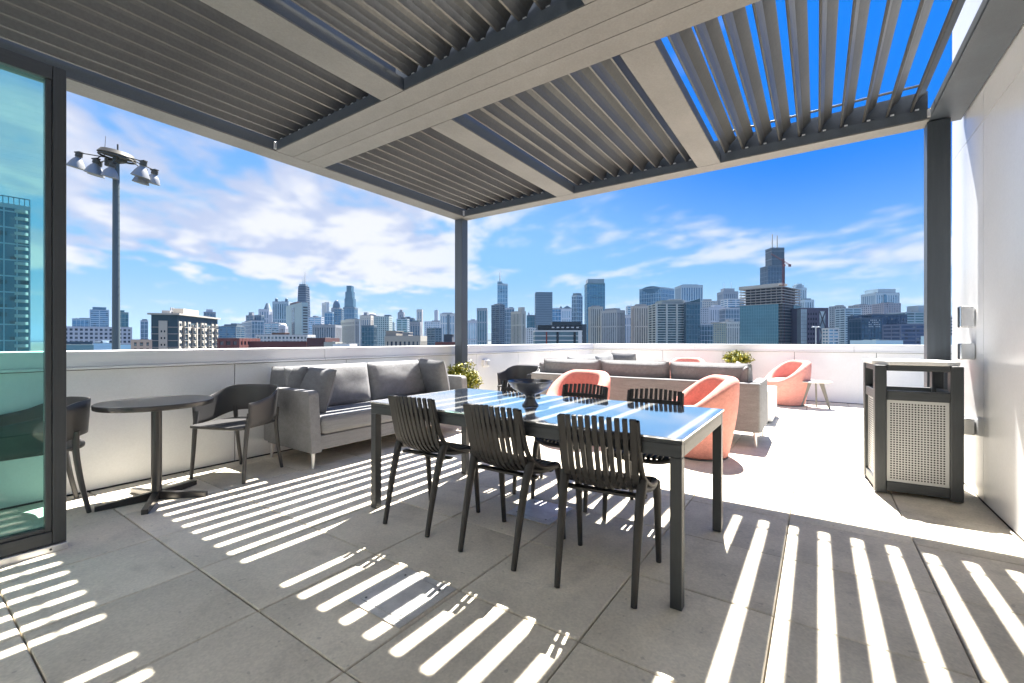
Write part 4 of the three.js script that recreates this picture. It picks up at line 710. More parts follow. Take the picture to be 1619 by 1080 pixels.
(function () { // stepped needle tower
  const D = 2300; tower('skyscraper', 'tall stepped blue glass tower narrowing to a flat top', 542.5, null, 560.5, 486, D, 'glass', [0.10, 0.20, 0.26], C.slate, { plain: 1, add: (o, w, d, H) => { let y = H; for (const [a, b, v] of [[0.10, 0.86, 472], [0.17, 0.76, 461], [0.28, 0.68, 451.5]]) { const h = topY(v, D) - GROUND; part('setback', [bx(-w / 2 + w * a, -w / 2 + w * b, y, h, -d * 0.4, d * 0.4), ...Array.from({ length: 5 }, (_, k) => bx(-w / 2 + w * a + w * (b - a) * k / 4 - 0.6, -w / 2 + w * a + w * (b - a) * k / 4 + 0.6, y, h, d * 0.4, d * 0.4 + 1))], facade([0.10, 0.20, 0.26], true), o); y = h; } } });
})();
T('apartment_building', 'wide brown grey ribbed tower below the stepped blue tower', 539, 561, 568, 504.5, 900, 'ribs', [0.09, 0.10, 0.12], C.conc, {});
T('office_tower', 'beige tower with small round cap behind the teal block', 569, null, 586, 499, 1500, 'ribs', C.slate, C.beige, { roof: [[0.3, 0.6, 494, C.grey]] });
T('office_tower', 'grey tower with a shallow domed roof behind the teal blocks', 581, null, 594, 498, 1600, 'bands', C.slate, C.grey, { plain: 1, add: (o, w, d, H) => part('dome', new THREE.SphereGeometry(w * 0.42, 16, 8, 0, 6.29, 0, 1.571).scale(1, 0.6, 0.9).translate(0, H, 0), facade(C.grey, false), o) });
T('glass_building', 'dark teal glass block low in front of the checkered tower', 572, null, 591, 514.5, 700, 'glass', [0.05, 0.13, 0.16], C.slate, { plain: 1 });
T('apartment_building', 'green and white checkered balcony tower', 591, null, 615, 500.5, 900, 'grid', C.teal, [0.50, 0.58, 0.56], { roof: [[0.65, 1, 498, C.slate]] });
T('apartment_building', 'lower teal wing right of the checkered tower', 613, null, 623, 510, 1000, 'bands', C.teal, C.pale, { plain: 1 });
T('low_building', 'beige stone building with tall columns left of the post', 609, null, 664, 531, 330, 'ribs', C.dark, [0.42, 0.40, 0.34], { deep: 25, roof: [[0.0, 0.30, 524, [0.36, 0.33, 0.28], 0.9], [0.45, 0.62, 526, C.beige]] });
T('office_tower', 'distant grey tower with a round cap above the teal mid-rise', 629, null, 638, 494, 2000, 'ribs', C.slate, C.grey, { roof: [[0.25, 0.7, 490, C.grey]] });
T('apartment_building', 'teal mid-rise above the beige columned building', 627, null, 644, 504.5, 1000, 'bands', C.teal, C.pale, { roof: [[0.35, 0.8, 502, C.slate]] });
T('office_tower', 'dark blue stepped tower behind the teal mid-rise', 640, null, 654, 503, 1200, 'glass', C.navy, C.slate, { roof: [[0.05, 0.5, 501, C.navy]] });
T('apartment_building', 'grey tower with green roof garden left of the slim brown tower', 648, null, 664, 509, 900, 'ribs', C.slate, C.grey, { roof: [[0.2, 0.8, 507, C.green]] });
T('office_tower', 'slim brown grey tower standing alone left of the post', 659, null, 667, 489.5, 1600, 'ribs', C.grey, C.conc, { plain: 1 });
T('office_tower', 'thin distant tower near the post', 687, null, 692, 491, 2100, 'ribs', C.grey, C.lav, { plain: 1 });
T('apartment_building', 'pale lavender slab block left of the post', 671, null, 698, 508.5, 1200, 'grid', C.pale, C.lav, { roof: [[0.4, 0.9, 507, C.grey]] });
T('glass_tower', 'pale blue tower with a dark vertical stripe just left of the post', 696, null, 722, 496, 1000, 'ribs', C.pale, C.white, { roof: [[0.1, 0.7, 494.5, C.lav]], add: (o, w, d, H) => part('dark_stripe', bx(-w * 0.08, w * 0.08, 5, H * 0.98, d / 2 + 1.2, d / 2 + 1.6), facade(C.slate, true), o) });
T('apartment_building', 'dark grey teal mid-rise left of the post', 675, 688, 698, 518.5, 700, 'bands', [0.10, 0.16, 0.18], C.slate, { plain: 1 });
T('brick_building', 'low brick house with dark roof block at the foot of the post', 689, null, 722, 541, 300, 'grid', C.brown, C.brick, { deep: 15, roof: [[0.35, 0.75, 529.5, C.dark]] });
// --- between the post and the corner of the parapet
T('apartment_building', 'pale lavender tower with a thin spire right of the post', 734, null, 755, 507, 1300, 'ribs', C.pale, C.lav, { roof: [[0.5, 0.8, 505, C.lav]], mast: [[0.45, 499, 0.5]] });
T('office_tower', 'grey teal flat topped tower right of the post', 754, null, 770, 487.5, 1100, 'ribs', C.teal, [0.24, 0.28, 0.31], { plain: 1 });
(function () { tower('skyscraper', 'tall slim pale blue skyscraper with a spire right of the post', 786.5, null, 802.5, 449, 2000, 'glass', [0.22, 0.34, 0.41], C.pale, { plain: 1, add: (o, w, d, H, D) => { const h = topY(445, D) - GROUND; part('crown', bx(-w / 2, -w * 0.02, H, h, -d * 0.4, d * 0.4), facade([0.20, 0.31, 0.38], true), o); part('antenna', new THREE.CylinderGeometry(0.7, 3.2, topY(428, D) - GROUND - h, 8).translate(-w * 0.27, (h + topY(428, D) - GROUND) / 2, 0), facade([0.6, 0.62, 0.62], false), o); } }); })();
T('office_tower', 'dark slab tower with one pale vertical line below the slim skyscraper', 777, 790, 798, 481.5, 1100, 'bands', [0.045, 0.075, 0.11], C.slate, { roof: [[0.2, 0.9, 480, C.grey]] });
T('office_tower', 'dark blue block right of the dark slab tower', 797, null, 813, 487.5, 1300, 'glass', C.slate, C.lav, { roof: [[0.5, 0.9, 486, C.slate]] });
T('apartment_building', 'beige ribbed tower with a round crown right of the slim skyscraper', 808, 824, 831, 492, 900, 'ribs', [0.08, 0.11, 0.11], [0.50, 0.50, 0.45], { roof: [[0.62, 1, 486, C.conc]] });
T('glass_building', 'teal block with tiny roof ball left of the large faceted tower', 833, null, 847, 498.5, 1300, 'glass', C.teal, C.slate, { roof: [[0.15, 0.3, 494.5, C.lav]] });
T('low_building', 'pale stepped building low in front of the faceted tower', 832, null, 849, 519, 800, 'grid', C.grey, C.white, {});
(function () { // faceted tower
  const D = 1300, a = at(846, HY, D), b = at(872, HY, D), w = a.distanceTo(b), c = a.clone().add(b).multiplyScalar(0.5), H = topY(463.5, D) - GROUND;
  const o = thing('glass_tower', 'large faceted tower with dark middle and pale edges', 'building', [c.x, GROUND, c.z], YAW, 'city buildings beyond the parapet');
  const s = new THREE.Shape(); [[-0.5, 0], [-0.27, 0.16], [0.27, 0.16], [0.5, -0.02], [0.5, -0.6], [-0.5, -0.6]].forEach(([x, y], i) => i ? s.lineTo(x * w, -y * w) : s.moveTo(x * w, -y * w)); s.closePath();
  const g = new THREE.ExtrudeGeometry(s, { depth: H, bevelEnabled: false }).rotateX(Math.PI / 2).translate(0, H, 0); part('glazing', g, facade([0.14, 0.20, 0.26], true), o);
  const q = []; for (let i = 0; i < 24; i++) { const y = H * i / 24; q.push(new THREE.ExtrudeGeometry(s, { depth: H / 24 * 0.3, bevelEnabled: false }).rotateX(Math.PI / 2).scale(1.012, 1, 1.012).translate(0, y + H / 24 * 0.3, 0)); } part('floor_band', q, facade([0.10, 0.14, 0.18], false), o);
  part('pale_edge', [bx(-w * 0.5 - 0.8, -w * 0.36, 0, H + 0.5, -w * 0.08, w * 0.06), bx(w * 0.34, w * 0.5 + 0.8, 0, H + 0.5, -w * 0.1, w * 0.07)], facade([0.44, 0.48, 0.53], false), o);
  part('roof_block', [bx(-w * 0.36, -w * 0.04, H, H + 3.2, -w * 0.3, w * 0.05), bx(w * 0.06, w * 0.40, H, H + 2.6, -w * 0.3, w * 0.05)], facade(C.slate, false), o);
})();
(function () { // black and white office block
  tower('office_block', 'white banded office block with black top storey right of the table bowl', 846, null, 920, 522.5, 340, 'solid', [0.22, 0.27, 0.27], C.white, { deep: 26, plain: 1, add: (o, w, d, H, D) => {
    const y = v => topY(v, D) - GROUND; part('black_storey', bx(-w * 0.44, w * 0.5, H, y(514), -d * 0.45, d * 0.45), facade(C.black, true), o);
    const lights = []; for (let i = 0; i < 6; i++) lights.push(bx(-w * 0.14 + i * w * 0.105, -w * 0.14 + i * w * 0.105 + w * 0.055, y(518.6), y(516.8), d * 0.45, d * 0.45 + 0.15)); part('window', lights, facade(C.white, false), o, 'stuff');
    part('penthouse', bx(-w * 0.12, w * 0.5, y(514), y(508), -d * 0.35, d * 0.3), facade([0.035, 0.045, 0.055], true), o);
    const b = []; for (let i = 0; i < 8; i++) { const yy = H - 1.0 - i * 3.5; b.push(bx(-w / 2 - 0.1, w / 2 + 0.3, yy, yy + (i ? 0.7 : 1.0), -d / 2, d / 2 + 0.3)); } b.push(bx(w * 0.42, w * 0.5, 0, H, d / 2, d / 2 + 0.5)); part('white_band', b, facade([0.70, 0.71, 0.71], false), o);
    part('dark_bay', [bx(-w * 0.045, w * 0.005, 0, H - 1.1, d / 2, d / 2 + 0.4), bx(w * 0.32, w * 0.37, 0, H - 1.1, d / 2, d / 2 + 0.4)], facade(C.black, true), o); part('red_pier', bx(-w * 0.27, -w * 0.24, 0, H - 1.1, d / 2, d / 2 + 0.4), facade([0.28, 0.06, 0.04], false), o);
    const m = []; for (let i = 0; i < 30; i++) m.push(bx(-w / 2 + w * i / 30 - 0.06, -w / 2 + w * i / 30 + 0.06, 0, H - 1, d / 2, d / 2 + 0.2)); part('mullion', m, facade(C.slate, false), o);
    part('stair_tower', [bx(w * 0.5 + 0.4, w * 0.5 + 4, 0, y(512.5), -d * 0.3, d * 0.4)], facade(C.dark, true), o);
  } });
})();
T('glass_building', 'blue block right of the faceted tower', 873, null, 887, 487.5, 1500, 'glass', C.blue, C.lav, { plain: 1 });
(function () { tower('office_tower', 'pale office tower with two pointed gables', 885, null, 905, 488, 1700, 'ribs', C.pale, C.lav, { plain: 1, add: (o, w, d, H, D) => { const k = D / FPX; for (const [s, r] of [[-0.40, 0.16], [0.10, 0.40]]) { const sh = new THREE.Shape(); sh.moveTo(-w * r, 0); sh.lineTo(w * r, 0); sh.lineTo(0, k * (r > 0.3 ? 5 : 4.5)); sh.closePath(); part('gable_roof', new THREE.ExtrudeGeometry(sh, { depth: d * 0.8, bevelEnabled: false }).translate(w * s, H, -d * 0.4), facade(C.slate, false), o); } } }); })();
T('glass_tower', 'stepped tower with dark right side left of the big glass tower', 904, 912, 921, 467, 1500, 'glass', C.slate, C.pale, { roof: [[0.1, 0.9, 463.5, C.slate, 0.8]] });
T('glass_tower', 'big square teal glass tower with a ribbed crown', 928, null, 956.5, 448, 1300, 'glass', [0.09, 0.22, 0.29], C.teal, { plain: 1, add: (o, w, d, H, D) => { const h = topY(441, D) - GROUND, g = [bx(-w * 0.44, w * 0.46, H, h, -d * 0.45, d * 0.45)]; part('crown', g, facade([0.20, 0.28, 0.32], true), o); const r = []; for (let i = 0; i < 16; i++) r.push(bx(-w * 0.44 + w * 0.9 * i / 15 - 0.5, -w * 0.44 + w * 0.9 * i / 15 + 0.5, H, h + 1, d * 0.45, d * 0.45 + 0.8)); part('crown_rib', r, facade(C.pale, false), o); } });
T('apartment_building', 'beige ribbed tower in front of the big teal glass tower', 933, null, 953, 485, 800, 'ribs', [0.13, 0.15, 0.15], [0.46, 0.46, 0.43], { roof: [[0.2, 0.8, 483.5, C.conc]] });
T('apartment_building', 'wide grey ribbed tower with dark balcony side above the far sofa', 951, 975, 988, 490, 750, 'ribs', [0.15, 0.17, 0.19], [0.42, 0.43, 0.44], { roof: [[0.1, 0.8, 487, C.grey]] });
T('apartment_building', 'lavender ribbed block left of the brown ribbed tower', 984, null, 1005, 499, 900, 'ribs', [0.20, 0.25, 0.33], C.lav, {});
T('glass_building', 'small pale glass tower peeping between two ribbed towers', 992, null, 1003, 484, 1500, 'bands', C.pale, C.white, { plain: 1 });
T('apartment_building', 'tan tower with fine vertical ribs in front of the curved blue tower', 1003, null, 1028, 483.5, 750, 'ribs', [0.13, 0.12, 0.12], [0.47, 0.44, 0.42], { roof: [[0.2, 0.8, 481, C.conc]] });
(function () { // blue curved top tower
  tower('glass_tower', 'broad blue glass tower with a curved roof line', 1011, 1045, 1066, 454, 1300, 'glass', [0.16, 0.28, 0.37], C.pale, { plain: 1, add: (o, w, d, H, D) => { const k = D / FPX, s = new THREE.Shape(); s.moveTo(-w * 0.42, 0); s.quadraticCurveTo(0, k * 6.5, w * 0.45, 0); s.closePath(); part('curved_roof', new THREE.ExtrudeGeometry(s, { depth: d * 0.5, bevelEnabled: false }).translate(0, H, d * 0.0 - 0.5), facade([0.10, 0.22, 0.31], true), o); const t = new THREE.Shape(); t.moveTo(-w * 0.40, 0); t.quadraticCurveTo(w * 0.1, -k * 16, w * 0.47, 0); t.closePath(); part('curved_glazing', new THREE.ExtrudeGeometry(t, { depth: 1.6, bevelEnabled: false }).translate(0, H - k * 0.5, d / 2), facade([0.08, 0.19, 0.29], true), o); } });
})();
(function () { // stepped balcony building with glass wedge
  const o = tower('apartment_building', 'broad balcony block with dark glass stripes above the far pink chair', 1038, null, 1086, 480, 650, 'balcony', [0.045, 0.09, 0.095], [0.50, 0.52, 0.49], { roof: [[0.2, 0.95, 475, [0.30, 0.33, 0.32], 0.9], [0.5, 0.92, 473, C.grey]], add: (o, w, d, H) => part('white_pier', bx(w * 0.40, w * 0.48, 0, H + 4, d / 2, d / 2 + 3.2), facade(C.white, false), o) });
  tower('glass_building', 'dark teal glass wedge with a slanted roof', 1085, null, 1107, 478, 640, 'glass', [0.05, 0.13, 0.16], C.slate, { plain: 1, add: (o, w, d, H, D) => { const s = new THREE.Shape(), k = D / FPX; s.moveTo(-w / 2, 0); s.lineTo(w / 2, 0); s.lineTo(w / 2, k * 6); s.closePath(); part('slanted_roof', new THREE.ExtrudeGeometry(s, { depth: d, bevelEnabled: false }).translate(0, H, -d / 2), facade([0.05, 0.11, 0.14], true), o); } });
})();
T('glass_tower', 'pale blue tower with vertical glass ribs behind the balcony block', 1077, null, 1111, 451, 1500, 'ribs', C.blue, C.pale, { roof: [[0.15, 0.85, 449.5, C.pale]] });
T('office_tower', 'old stone tower with stepped top left of the double antenna tower', 1110, null, 1134, 476, 1500, 'grid', C.grey, C.conc, { roof: [[0.1, 0.7, 473, C.conc]] });
T('office_tower', 'lavender stepped stone tower in the gap before the building site', 1119, null, 1148, 486, 1200, 'ribs', [0.26, 0.27, 0.31], C.lav, { roof: [[0.45, 0.8, 482, C.lav]] });
T('office_tower', 'grey gridded block beside the dark glass wedge', 1107, null, 1121, 487, 1100, 'grid', C.slate, C.lav, { plain: 1 });
T('glass_building', 'dark teal low glass building with a white roof line', 1105, null, 1127, 512, 650, 'glass', [0.05, 0.12, 0.15], C.lav, { plain: 1 });
T('apartment_building', 'plain beige mid-rise right of the dark teal low building', 1126, null, 1148, 511, 700, 'grid', C.lav, C.beige, {});
T('skyscraper', 'grey skyscraper with a stepped crown and thin antennas', 1143, null, 1167, 461, 2000, 'ribs', [0.15, 0.18, 0.22], [0.27, 0.30, 0.34], { roof: [[0.15, 0.85, 456, [0.26, 0.29, 0.33]]], mast: [[0.24, 446, 0.6], [0.31, 447, 0.6], [0.74, 445, 0.9]] });
T('glass_building', 'pale banded glass block left of the building site', 1150, null, 1177, 472.5, 1300, 'bands', C.blue, C.white, { plain: 1 });
T('office_tower', 'dark grey blue block in front of the pale banded block', 1147, null, 1173, 487, 1100, 'glass', C.slate, C.lav, { roof: [[0.5, 0.95, 485.5, C.slate]] });
T('apartment_building', 'white residential tower with stepped roof left of the building site', 1147, null, 1171, 508.5, 750, 'ribs', [0.30, 0.33, 0.36], C.white, { roof: [[0.3, 0.65, 505, C.white]] });
(function () { // tower under construction with crane
  const D = 600, { c, w, d, r } = footprint(1170, 1237, 1266, D);
  const o = thing('construction_tower', 'half finished glass tower with bare concrete floors on top', 'building', [c.x, GROUND, c.z], r, 'city buildings beyond the parapet');
  const y = v => topY(v, D) - GROUND, Hg = y(479), Ht = y(449), gm = facade([0.09, 0.25, 0.31], true);
  part('glazing', [bx(-w / 2, w / 2 - 5, 0.01, Hg, -d / 2, d / 2), bx(w / 2 - 5, w / 2, 0.01, Hg, -d / 2, -d * 0.10)], gm, o);
  const mu = []; for (let i = 0; i <= 22; i++) mu.push(bx(-w / 2 + (w - 5) * i / 22 - 0.12, -w / 2 + (w - 5) * i / 22 + 0.12, 0, Hg, d / 2, d / 2 + 0.25)); for (let i = 0; i <= 8; i++) mu.push(bx(w / 2, w / 2 + 0.25, 0, Hg, -d / 2 + d * 0.4 * i / 8 - 0.1, -d / 2 + d * 0.4 * i / 8 + 0.1)); for (let i = 1; i < 16; i++) mu.push(bx(-w / 2 - 0.1, w / 2 - 4.9, Hg * i / 16, Hg * i / 16 + 0.35, d / 2, d / 2 + 0.2)); part('mullion', mu, facade([0.14, 0.22, 0.25], false), o);
  const sl = [], co = []; const n = 6, f = (Ht - 3 - Hg) / n;
  for (let i = 0; i <= n; i++) sl.push(bx(-w / 2 - 0.8, w / 2 + 0.8, Hg + f * i - 0.75, Hg + f * i, -d / 2 - 0.6, d / 2 + 0.8));
  for (let i = 0; i < 18; i++) sl.push(bx(w / 2 - 4.9, w / 2 + 0.5, Hg * i / 18, Hg * i / 18 + 0.4, -d * 0.10, d / 2 + 0.2));
  for (let i = 0; i <= 8; i++) for (const z of [d / 2 - 1, 0, -d / 2 + 1]) co.push(bx(-w / 2 + 1 + (w - 2) * i / 8 - 0.3, -w / 2 + 1 + (w - 2) * i / 8 + 0.3, Hg, Ht - 3, z - 0.3, z + 0.3));
  part('floor_slab', sl, facade([0.44, 0.42, 0.39], false), o); part('column', co, facade([0.40, 0.38, 0.35], false), o);
  part('core', [bx(-w * 0.40, w * 0.40, 0.02, Ht - 3, -d * 0.42, d * 0.40), bx(w / 2 - 4.8, w / 2 - 1.5, 0.02, Hg, -d * 0.1, d * 0.45)], facade([0.05, 0.055, 0.06], false), o);  // near-black fill: shade between the open floors put into the colour
  part('parapet_formwork', [bx(-w / 2 - 1.2, w * 0.42, Ht - 3, Ht + 1.2, d / 2 - 0.4, d / 2 + 1.2), bx(-w / 2 - 1.2, -w / 2, Ht - 3, Ht + 0.6, -d / 2, d / 2 - 0.5), bx(-w * 0.1, w * 0.36, Ht + 1.3, Ht + 4.0, -d * 0.1, d * 0.2)], facade([0.47, 0.45, 0.41], false), o);
  // tower crane
  const base = at(1238.5, HY, D + 8), k = thing('tower_crane', 'red tower crane above the half finished tower', 'crane', [base.x, GROUND, base.z], YAW);
  const red = facade([0.12, 0.022, 0.02], false), top = y(407), m = [];
  for (const [a, b] of [[-1, -1], [1, -1], [-1, 1], [1, 1]]) m.push(bx(a * 0.9 - 0.2, a * 0.9 + 0.2, 0, top, b * 0.9 - 0.2, b * 0.9 + 0.2)); for (let i = 0; i < 30; i++) { const yy = top * i / 30; m.push(taperLeg(-0.9, yy, 0.9, 0.9, yy + top / 30, 0.9, 0.13, 0.13, 4), bx(-1, 1, yy, yy + 0.25, 0.75, 1.0)); } part('mast', m, red, k);
  const j = [], yj = y(414), p0 = [-17.5, yj + 11.5], p1 = [9, yj - 4.5]; for (const dy of [0, 1.8]) j.push(taperLeg(p0[0], p0[1] + dy * 0.5, 1.4, p1[0], p1[1] + dy, 1.4, 0.3, 0.3, 5)); for (let i = 0; i < 16; i++) { const t = i / 16, t2 = (i + 1) / 16; j.push(taperLeg(mix(p0[0], p1[0], t), mix(p0[1], p1[1], t), 1.4, mix(p0[0], p1[0], t2), mix(p0[1], p1[1], t2) + 1.8, 1.4, 0.16, 0.16, 4)); } part('jib', j, red, k);
  part('counterweight', [bx(6.5, 9.5, yj - 5.5, yj - 2.2, 0.6, 2.2)], facade([0.20, 0.08, 0.08], false), k); part('cab', [bx(-1.2, 1.2, yj - 5, yj - 2.2, 1.0, 3.0)], facade([0.30, 0.10, 0.09], false), k);
})();
(function () { // tallest black tower with two masts
  const D = 1980; tower('skyscraper', 'tallest black stepped skyscraper with two white masts at the right', 1214, null, 1241, 420, D, 'glass', [0.075, 0.11, 0.145], [0.10, 0.14, 0.18], { plain: 1, add: (o, w, d, H) => { const h = topY(392, D) - GROUND; part('setback', [bx(-w * 0.23, w * 0.5, H, h, -d * 0.4, d * 0.42)], facade([0.075, 0.11, 0.145], true), o); const g = []; for (let i = 0; i <= 10; i++) g.push(bx(-w * 0.23 + w * 0.73 * i / 10 - 0.5, -w * 0.23 + w * 0.73 * i / 10 + 0.5, H, h, d * 0.42, d * 0.42 + 0.9)); for (const t of [0.35, 0.8, 0.97]) g.push(bx(-w * 0.235, w * 0.505, mix(H, h, t), mix(H, h, t) + 5, -d * 0.41, d * 0.43 + 0.4)); part('frame', g, facade([0.10, 0.14, 0.18], false), o); for (const s of [0.0, 0.29]) part('antenna', [new THREE.CylinderGeometry(2.2, 3.4, topY(s ? 370 : 368, D) - GROUND - h, 8).translate(w * s, (h + topY(s ? 370 : 368, D) - GROUND) / 2, 0), new THREE.CylinderGeometry(4.5, 4.5, 9, 8).translate(w * s, h + 4.5, 0)], facade([0.68, 0.66, 0.60], false), o); } });
})();
T('office_tower', 'pale stepped tower behind the right side of the building site', 1258, null, 1275, 455, 1500, 'ribs', C.slate, C.pale, { roof: [[0.1, 0.9, 451, C.pale], [0.25, 0.7, 448.5, C.pale]] });
T('office_tower', 'small pale ribbed tower left of the purple brown building', 1272, null, 1287, 474, 1400, 'ribs', C.slate, C.pale, { roof: [[0.1, 0.8, 472, C.slate]] });
(function () { // purple brown building, window grid left, braced frame right
  tower('brick_building', 'purple brown block with a glazed corner and a cross braced end', 1266, null, 1310, 487, 600, 'solid', [0.12, 0.065, 0.085], C.brown, { deep: 25, plain: 1, add: (o, w, d, H) => { const gm = facade([0.42, 0.50, 0.55], true), fr = facade([0.05, 0.045, 0.055], false); part('corner_glazing', bx(-w / 2 - 0.1, -w * 0.28, 4, H - 1.5, d * 0.2, d / 2 + 0.3), gm, o); const g = []; for (let i = 0; i <= 3; i++) g.push(bx(-w / 2 + w * 0.22 * i / 3 - 0.15, -w / 2 + w * 0.22 * i / 3 + 0.15, 4, H - 1.5, d / 2 + 0.3, d / 2 + 0.6)); for (let i = 0; i < 12; i++) g.push(bx(-w / 2, -w * 0.28, 4 + (H - 6) * i / 12, 4 + (H - 6) * i / 12 + 0.35, d / 2 + 0.3, d / 2 + 0.55)); part('window_frame', g, fr, o);
    part('pale_bay', bx(w * 0.17, w * 0.38, H * 0.30, H - 4.5, d / 2, d / 2 + 0.3), facade([0.50, 0.56, 0.59], true), o); const b = []; for (let i = 0; i < 2; i++) { const a = H * 0.30 + i * (H * 0.70 - 4.5) / 2, c = a + (H * 0.70 - 4.5) / 2; b.push(taperLeg(w * 0.17, a, d / 2 + 0.6, w * 0.38, c, d / 2 + 0.6, 0.55, 0.55, 6), taperLeg(w * 0.38, a, d / 2 + 0.6, w * 0.17, c, d / 2 + 0.6, 0.55, 0.55, 6)); } part('cross_brace', b, fr, o);
    const q = []; for (let i = 0; i < 9; i++) for (let k = 0; k < 4; k++) q.push(bx(-w * 0.24 + k * w * 0.09, -w * 0.24 + k * w * 0.09 + w * 0.045, 5 + i * (H - 8) / 9, 5 + (i + 0.5) * (H - 8) / 9, d / 2, d / 2 + 0.15)); part('window', q, facade([0.045, 0.04, 0.06], true), o, 'stuff'); } });
})();
T('office_tower', 'grey gridded tower right of the purple brown building', 1311, 1331, 1337, 484, 800, 'grid', C.slate, [0.30, 0.33, 0.36], { roof: [[0.4, 0.95, 482.5, C.grey]] });
T('low_building', 'low pale banded building at the foot of the grey gridded tower', 1310, null, 1326, 519, 500, 'bands', C.pale, C.white, { plain: 1, deep: 10 });
T('office_block', 'white banded office block with dark glass front right of the gridded tower', 1336, null, 1362, 487.5, 700, 'bands', C.slate, C.pale, { plain: 1 });
T('office_tower', 'grey gridded slab with flat top left of the pale tall block', 1358, null, 1385, 482, 900, 'grid', C.slate, [0.33, 0.35, 0.38], { roof: [[0.2, 0.6, 481, C.grey]] });
T('glass_tower', 'pale blue tall block with stepped crown near the right post', 1385, null, 1422, 463, 1100, 'ribs', [0.25, 0.35, 0.42], C.pale, { roof: [[0.12, 0.88, 457, C.pale, 0.9]], add: (o, w, d, H) => part('dark_recess', bx(-w * 0.18, -w * 0.08, 10, H * 0.97, d / 2 + 1.2, d / 2 + 1.7), facade(C.blue, true), o) });
T('office_tower', 'grey purple block in front of the pale tall block', 1397, null, 1424, 479.5, 850, 'grid', C.grey, [0.33, 0.32, 0.37], { roof: [[0.4, 0.7, 478, C.grey]] });
T('glass_building', 'dark navy glass block left in the low row by the right post', 1349, null, 1363, 499, 520, 'glass', C.navy, C.navy, { plain: 1 });
T('glass_building', 'dark navy glass block with bright window dots', 1362, null, 1394, 503, 500, 'glass', [0.035, 0.085, 0.13], C.navy, { plain: 1, add: (o, w, d, H) => { const g = []; for (let i = 0; i < 4; i++) for (let k = 0; k < 7; k++) if ((i * 7 + k * 3) % 5) g.push(bx(-w * 0.15 + k * w * 0.085, -w * 0.15 + k * w * 0.085 + w * 0.04, H - 3 - i * 2.4, H - 1.8 - i * 2.4, d / 2 + 0.3, d / 2 + 0.6)); part('window', g, facade([0.55, 0.62, 0.68], false), o, 'stuff'); } });
T('glass_building', 'long dark blue glass office block near the right post', 1378, null, 1434, 497, 540, 'glass', [0.035, 0.075, 0.135], C.navy, { plain: 1, deep: 30 });
T('office_block', 'teal banded office block next to the right post', 1432, null, 1475, 493.5, 600, 'bands', C.teal, C.pale, { deep: 30, roof: [[0.62, 1, 483, C.pale]] });
T('glass_building', 'dark violet blue low glass block in front of the teal banded block', 1424, null, 1472, 512.5, 420, 'bands', [0.05, 0.075, 0.14], [0.10, 0.13, 0.21], { plain: 1, deep: 20 });
T('low_building', 'long low white roof just above the far parapet near the right post', 1385, null, 1428, 538.2, 260, 'solid', C.white, C.white, { plain: 1, deep: 20 });
T('office_block', 'pale office block in the gap between the right post and the wall', 1496, null, 1530, 500, 500, 'bands', C.slate, C.lav, { plain: 1 });
T('low_building', 'small white roof block in the gap beside the right post', 1499, null, 1520, 531, 120, 'solid', C.white, C.white, { plain: 1, deep: 8 });
// teal tower seen through the glass door
(function () {
  const D = 190; tower('glass_tower', 'tall glass tower with curved balconies seen through the glass door', -60, null, 47, 319, D, 'glass', [0.15, 0.24, 0.27], C.pale, { plain: 1, deep: 22, add: (o, w, d, H) => { const g = [], n = 19; for (let i = 0; i < n; i++) { const yy = H - 3 - i * 3.3; const s = new THREE.Shape(); s.moveTo(w * 0.26, 0); s.quadraticCurveTo(w * 0.40, 2.6, w * 0.49, 0); s.closePath(); g.push(new THREE.ExtrudeGeometry(s, { depth: 0.35, bevelEnabled: false }).rotateX(Math.PI / 2).translate(0, yy, d / 2)); const q = new THREE.Shape(); q.moveTo(w * 0.26, 0); q.quadraticCurveTo(w * 0.40, 2.6, w * 0.49, 0); q.lineTo(w * 0.488, -0.05); q.quadraticCurveTo(w * 0.40, 2.45, w * 0.262, -0.05); g.push(new THREE.ExtrudeGeometry(q, { depth: 1.0, bevelEnabled: false }).rotateX(Math.PI / 2).translate(0, yy + 1.0, d / 2)); } part('balcony', g, facade([0.50, 0.55, 0.55], false), o); const f = []; for (let i = 0; i <= 12; i++) f.push(bx(-w / 2 + w * i / 12 - 0.12, -w / 2 + w * i / 12 + 0.12, H, H + 3.2, d / 2 - 0.3, d / 2)); f.push(bx(-w / 2, w / 2, H + 3, H + 3.3, d / 2 - 0.35, d / 2 + 0.05)); part('roof_screen', f, facade(C.slate, false), o); } });
})();

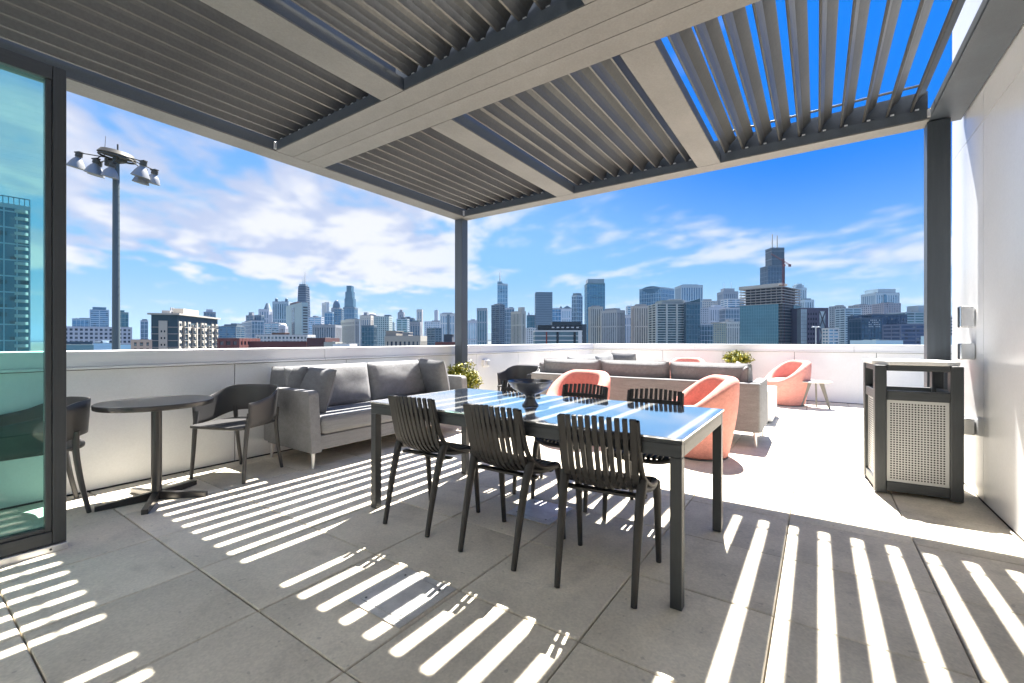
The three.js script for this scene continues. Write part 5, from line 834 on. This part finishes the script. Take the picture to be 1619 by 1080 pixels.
// ---------------------------------------------------------------- lighting masts
(function () {
  const D = 27, b = at(183.5, HY, D), o = thing('floodlight_mast', 'tall grey steel mast with a ring of floodlights', 'mast', [b.x, GROUND, b.z], YAW - 0.15);
  const y = v => topY(v, D) - GROUND, gm = std([0.13, 0.17, 0.19], { roughness: 0.5, metalness: 0.3, map: rep(metalMap, 1, 1) }), dk = std([0.07, 0.068, 0.06], { roughness: 0.6, metalness: 0.3 }), rf = std([0.26, 0.27, 0.28], { roughness: 0.45, metalness: 0.35 });
  const H = y(247), k = D / FPX; part('pole', new THREE.CylinderGeometry(k * 4.2, k * 7.2, H, 20).translate(0, H / 2, 0), gm, o);
  part('step_peg', Array.from({ length: 14 }, (_, i) => bx(k * 5, k * 6.4, H - 2 - i * 0.5, H - 1.97 - i * 0.5, -0.02, 0.02)), gm, o);
  part('head_frame', [new THREE.CylinderGeometry(k * 20, k * 24, k * 6, 24, 1).rotateZ(-0.16).translate(k * 2, y(244), 0), new THREE.TorusGeometry(k * 22, k * 1.6, 6, 28).rotateX(Math.PI / 2).rotateZ(-0.16).translate(k * 2, y(250), 0), bx(-k * 14, k * 16, y(258), y(254), -k * 4, k * 4), bx(-k * 17, -k * 10, y(262), y(250), -k * 4, k * 4)], dk, o);
  part('lightning_rod', [new THREE.CylinderGeometry(k * 1.1, k * 1.1, k * 11, 8).translate(k * 3, y(234), 0), taperLeg(-k * 22, y(246), 0, -k * 19.5, y(214), 0, k * 0.6, k * 0.25, 6)], dk, o);
  const lamp = (u, v, z, s) => { const x = (u - 183.5) * k, yy = y(v), g = part('floodlight', new THREE.LatheGeometry([[0, 0], [k * 3.2, 0], [k * 3.6, -k * 5 * s], [k * 5.5, -k * 7 * s], [k * 8.4, -k * 12 * s], [k * 11.5 * s, -k * 20 * s], [k * 11.0 * s, -k * 20.4 * s], [0, -k * 17 * s]].map(p => new THREE.Vector2(...p)).reverse(), 24).rotateZ(-0.24).translate(x, yy, z * k), rf, o);
    part('lamp_housing', [new THREE.CylinderGeometry(k * 4.4, k * 4.8, k * 6 * s, 14).rotateZ(-0.24).translate(x + 0.5 * k, yy - 0.5 * k, z * k), bx(x - k * 5, x + k * 5, yy + k * 2.4, yy + k * 4, z * k - k * 3, z * k + k * 3), taperLeg(x, yy + k * 3, z * k, Math.sign(x) * k * 16, y(249), z * k * 0.5, k * 0.9, k * 0.9, 6)], dk, g); };
  lamp(124, 244, 8, 1.05); lamp(138, 253, -10, 0.95); lamp(169, 261, 18, 1.0); lamp(196, 268, 16, 0.95); lamp(226, 271, -6, 0.95); lamp(242, 265, 8, 1.05); lamp(238, 270, -14, 0.9);
  const p = at(1290, HY, 90), q = thing('light_pole', 'thin white lamp pole in front of the purple brown building', 'lamp post', [p.x, GROUND, p.z], YAW), kk = 90 / FPX, top = topY(516.5, 90) - GROUND;
  part('pole', new THREE.CylinderGeometry(kk * 0.6, kk * 0.8, top, 10).translate(0, top / 2, 0), M.white, q); part('lamp_arm', [bx(-kk * 5, kk * 5, top, top + kk * 0.7, -0.1, 0.1), bx(-kk * 5.5, -kk * 2.5, top - kk * 1.4, top - 0.02, -0.3, 0.3), bx(kk * 2.5, kk * 5.5, top - kk * 1.4, top - 0.02, -0.3, 0.3)], M.white, q);
})();

renderer.render(scene, camera);
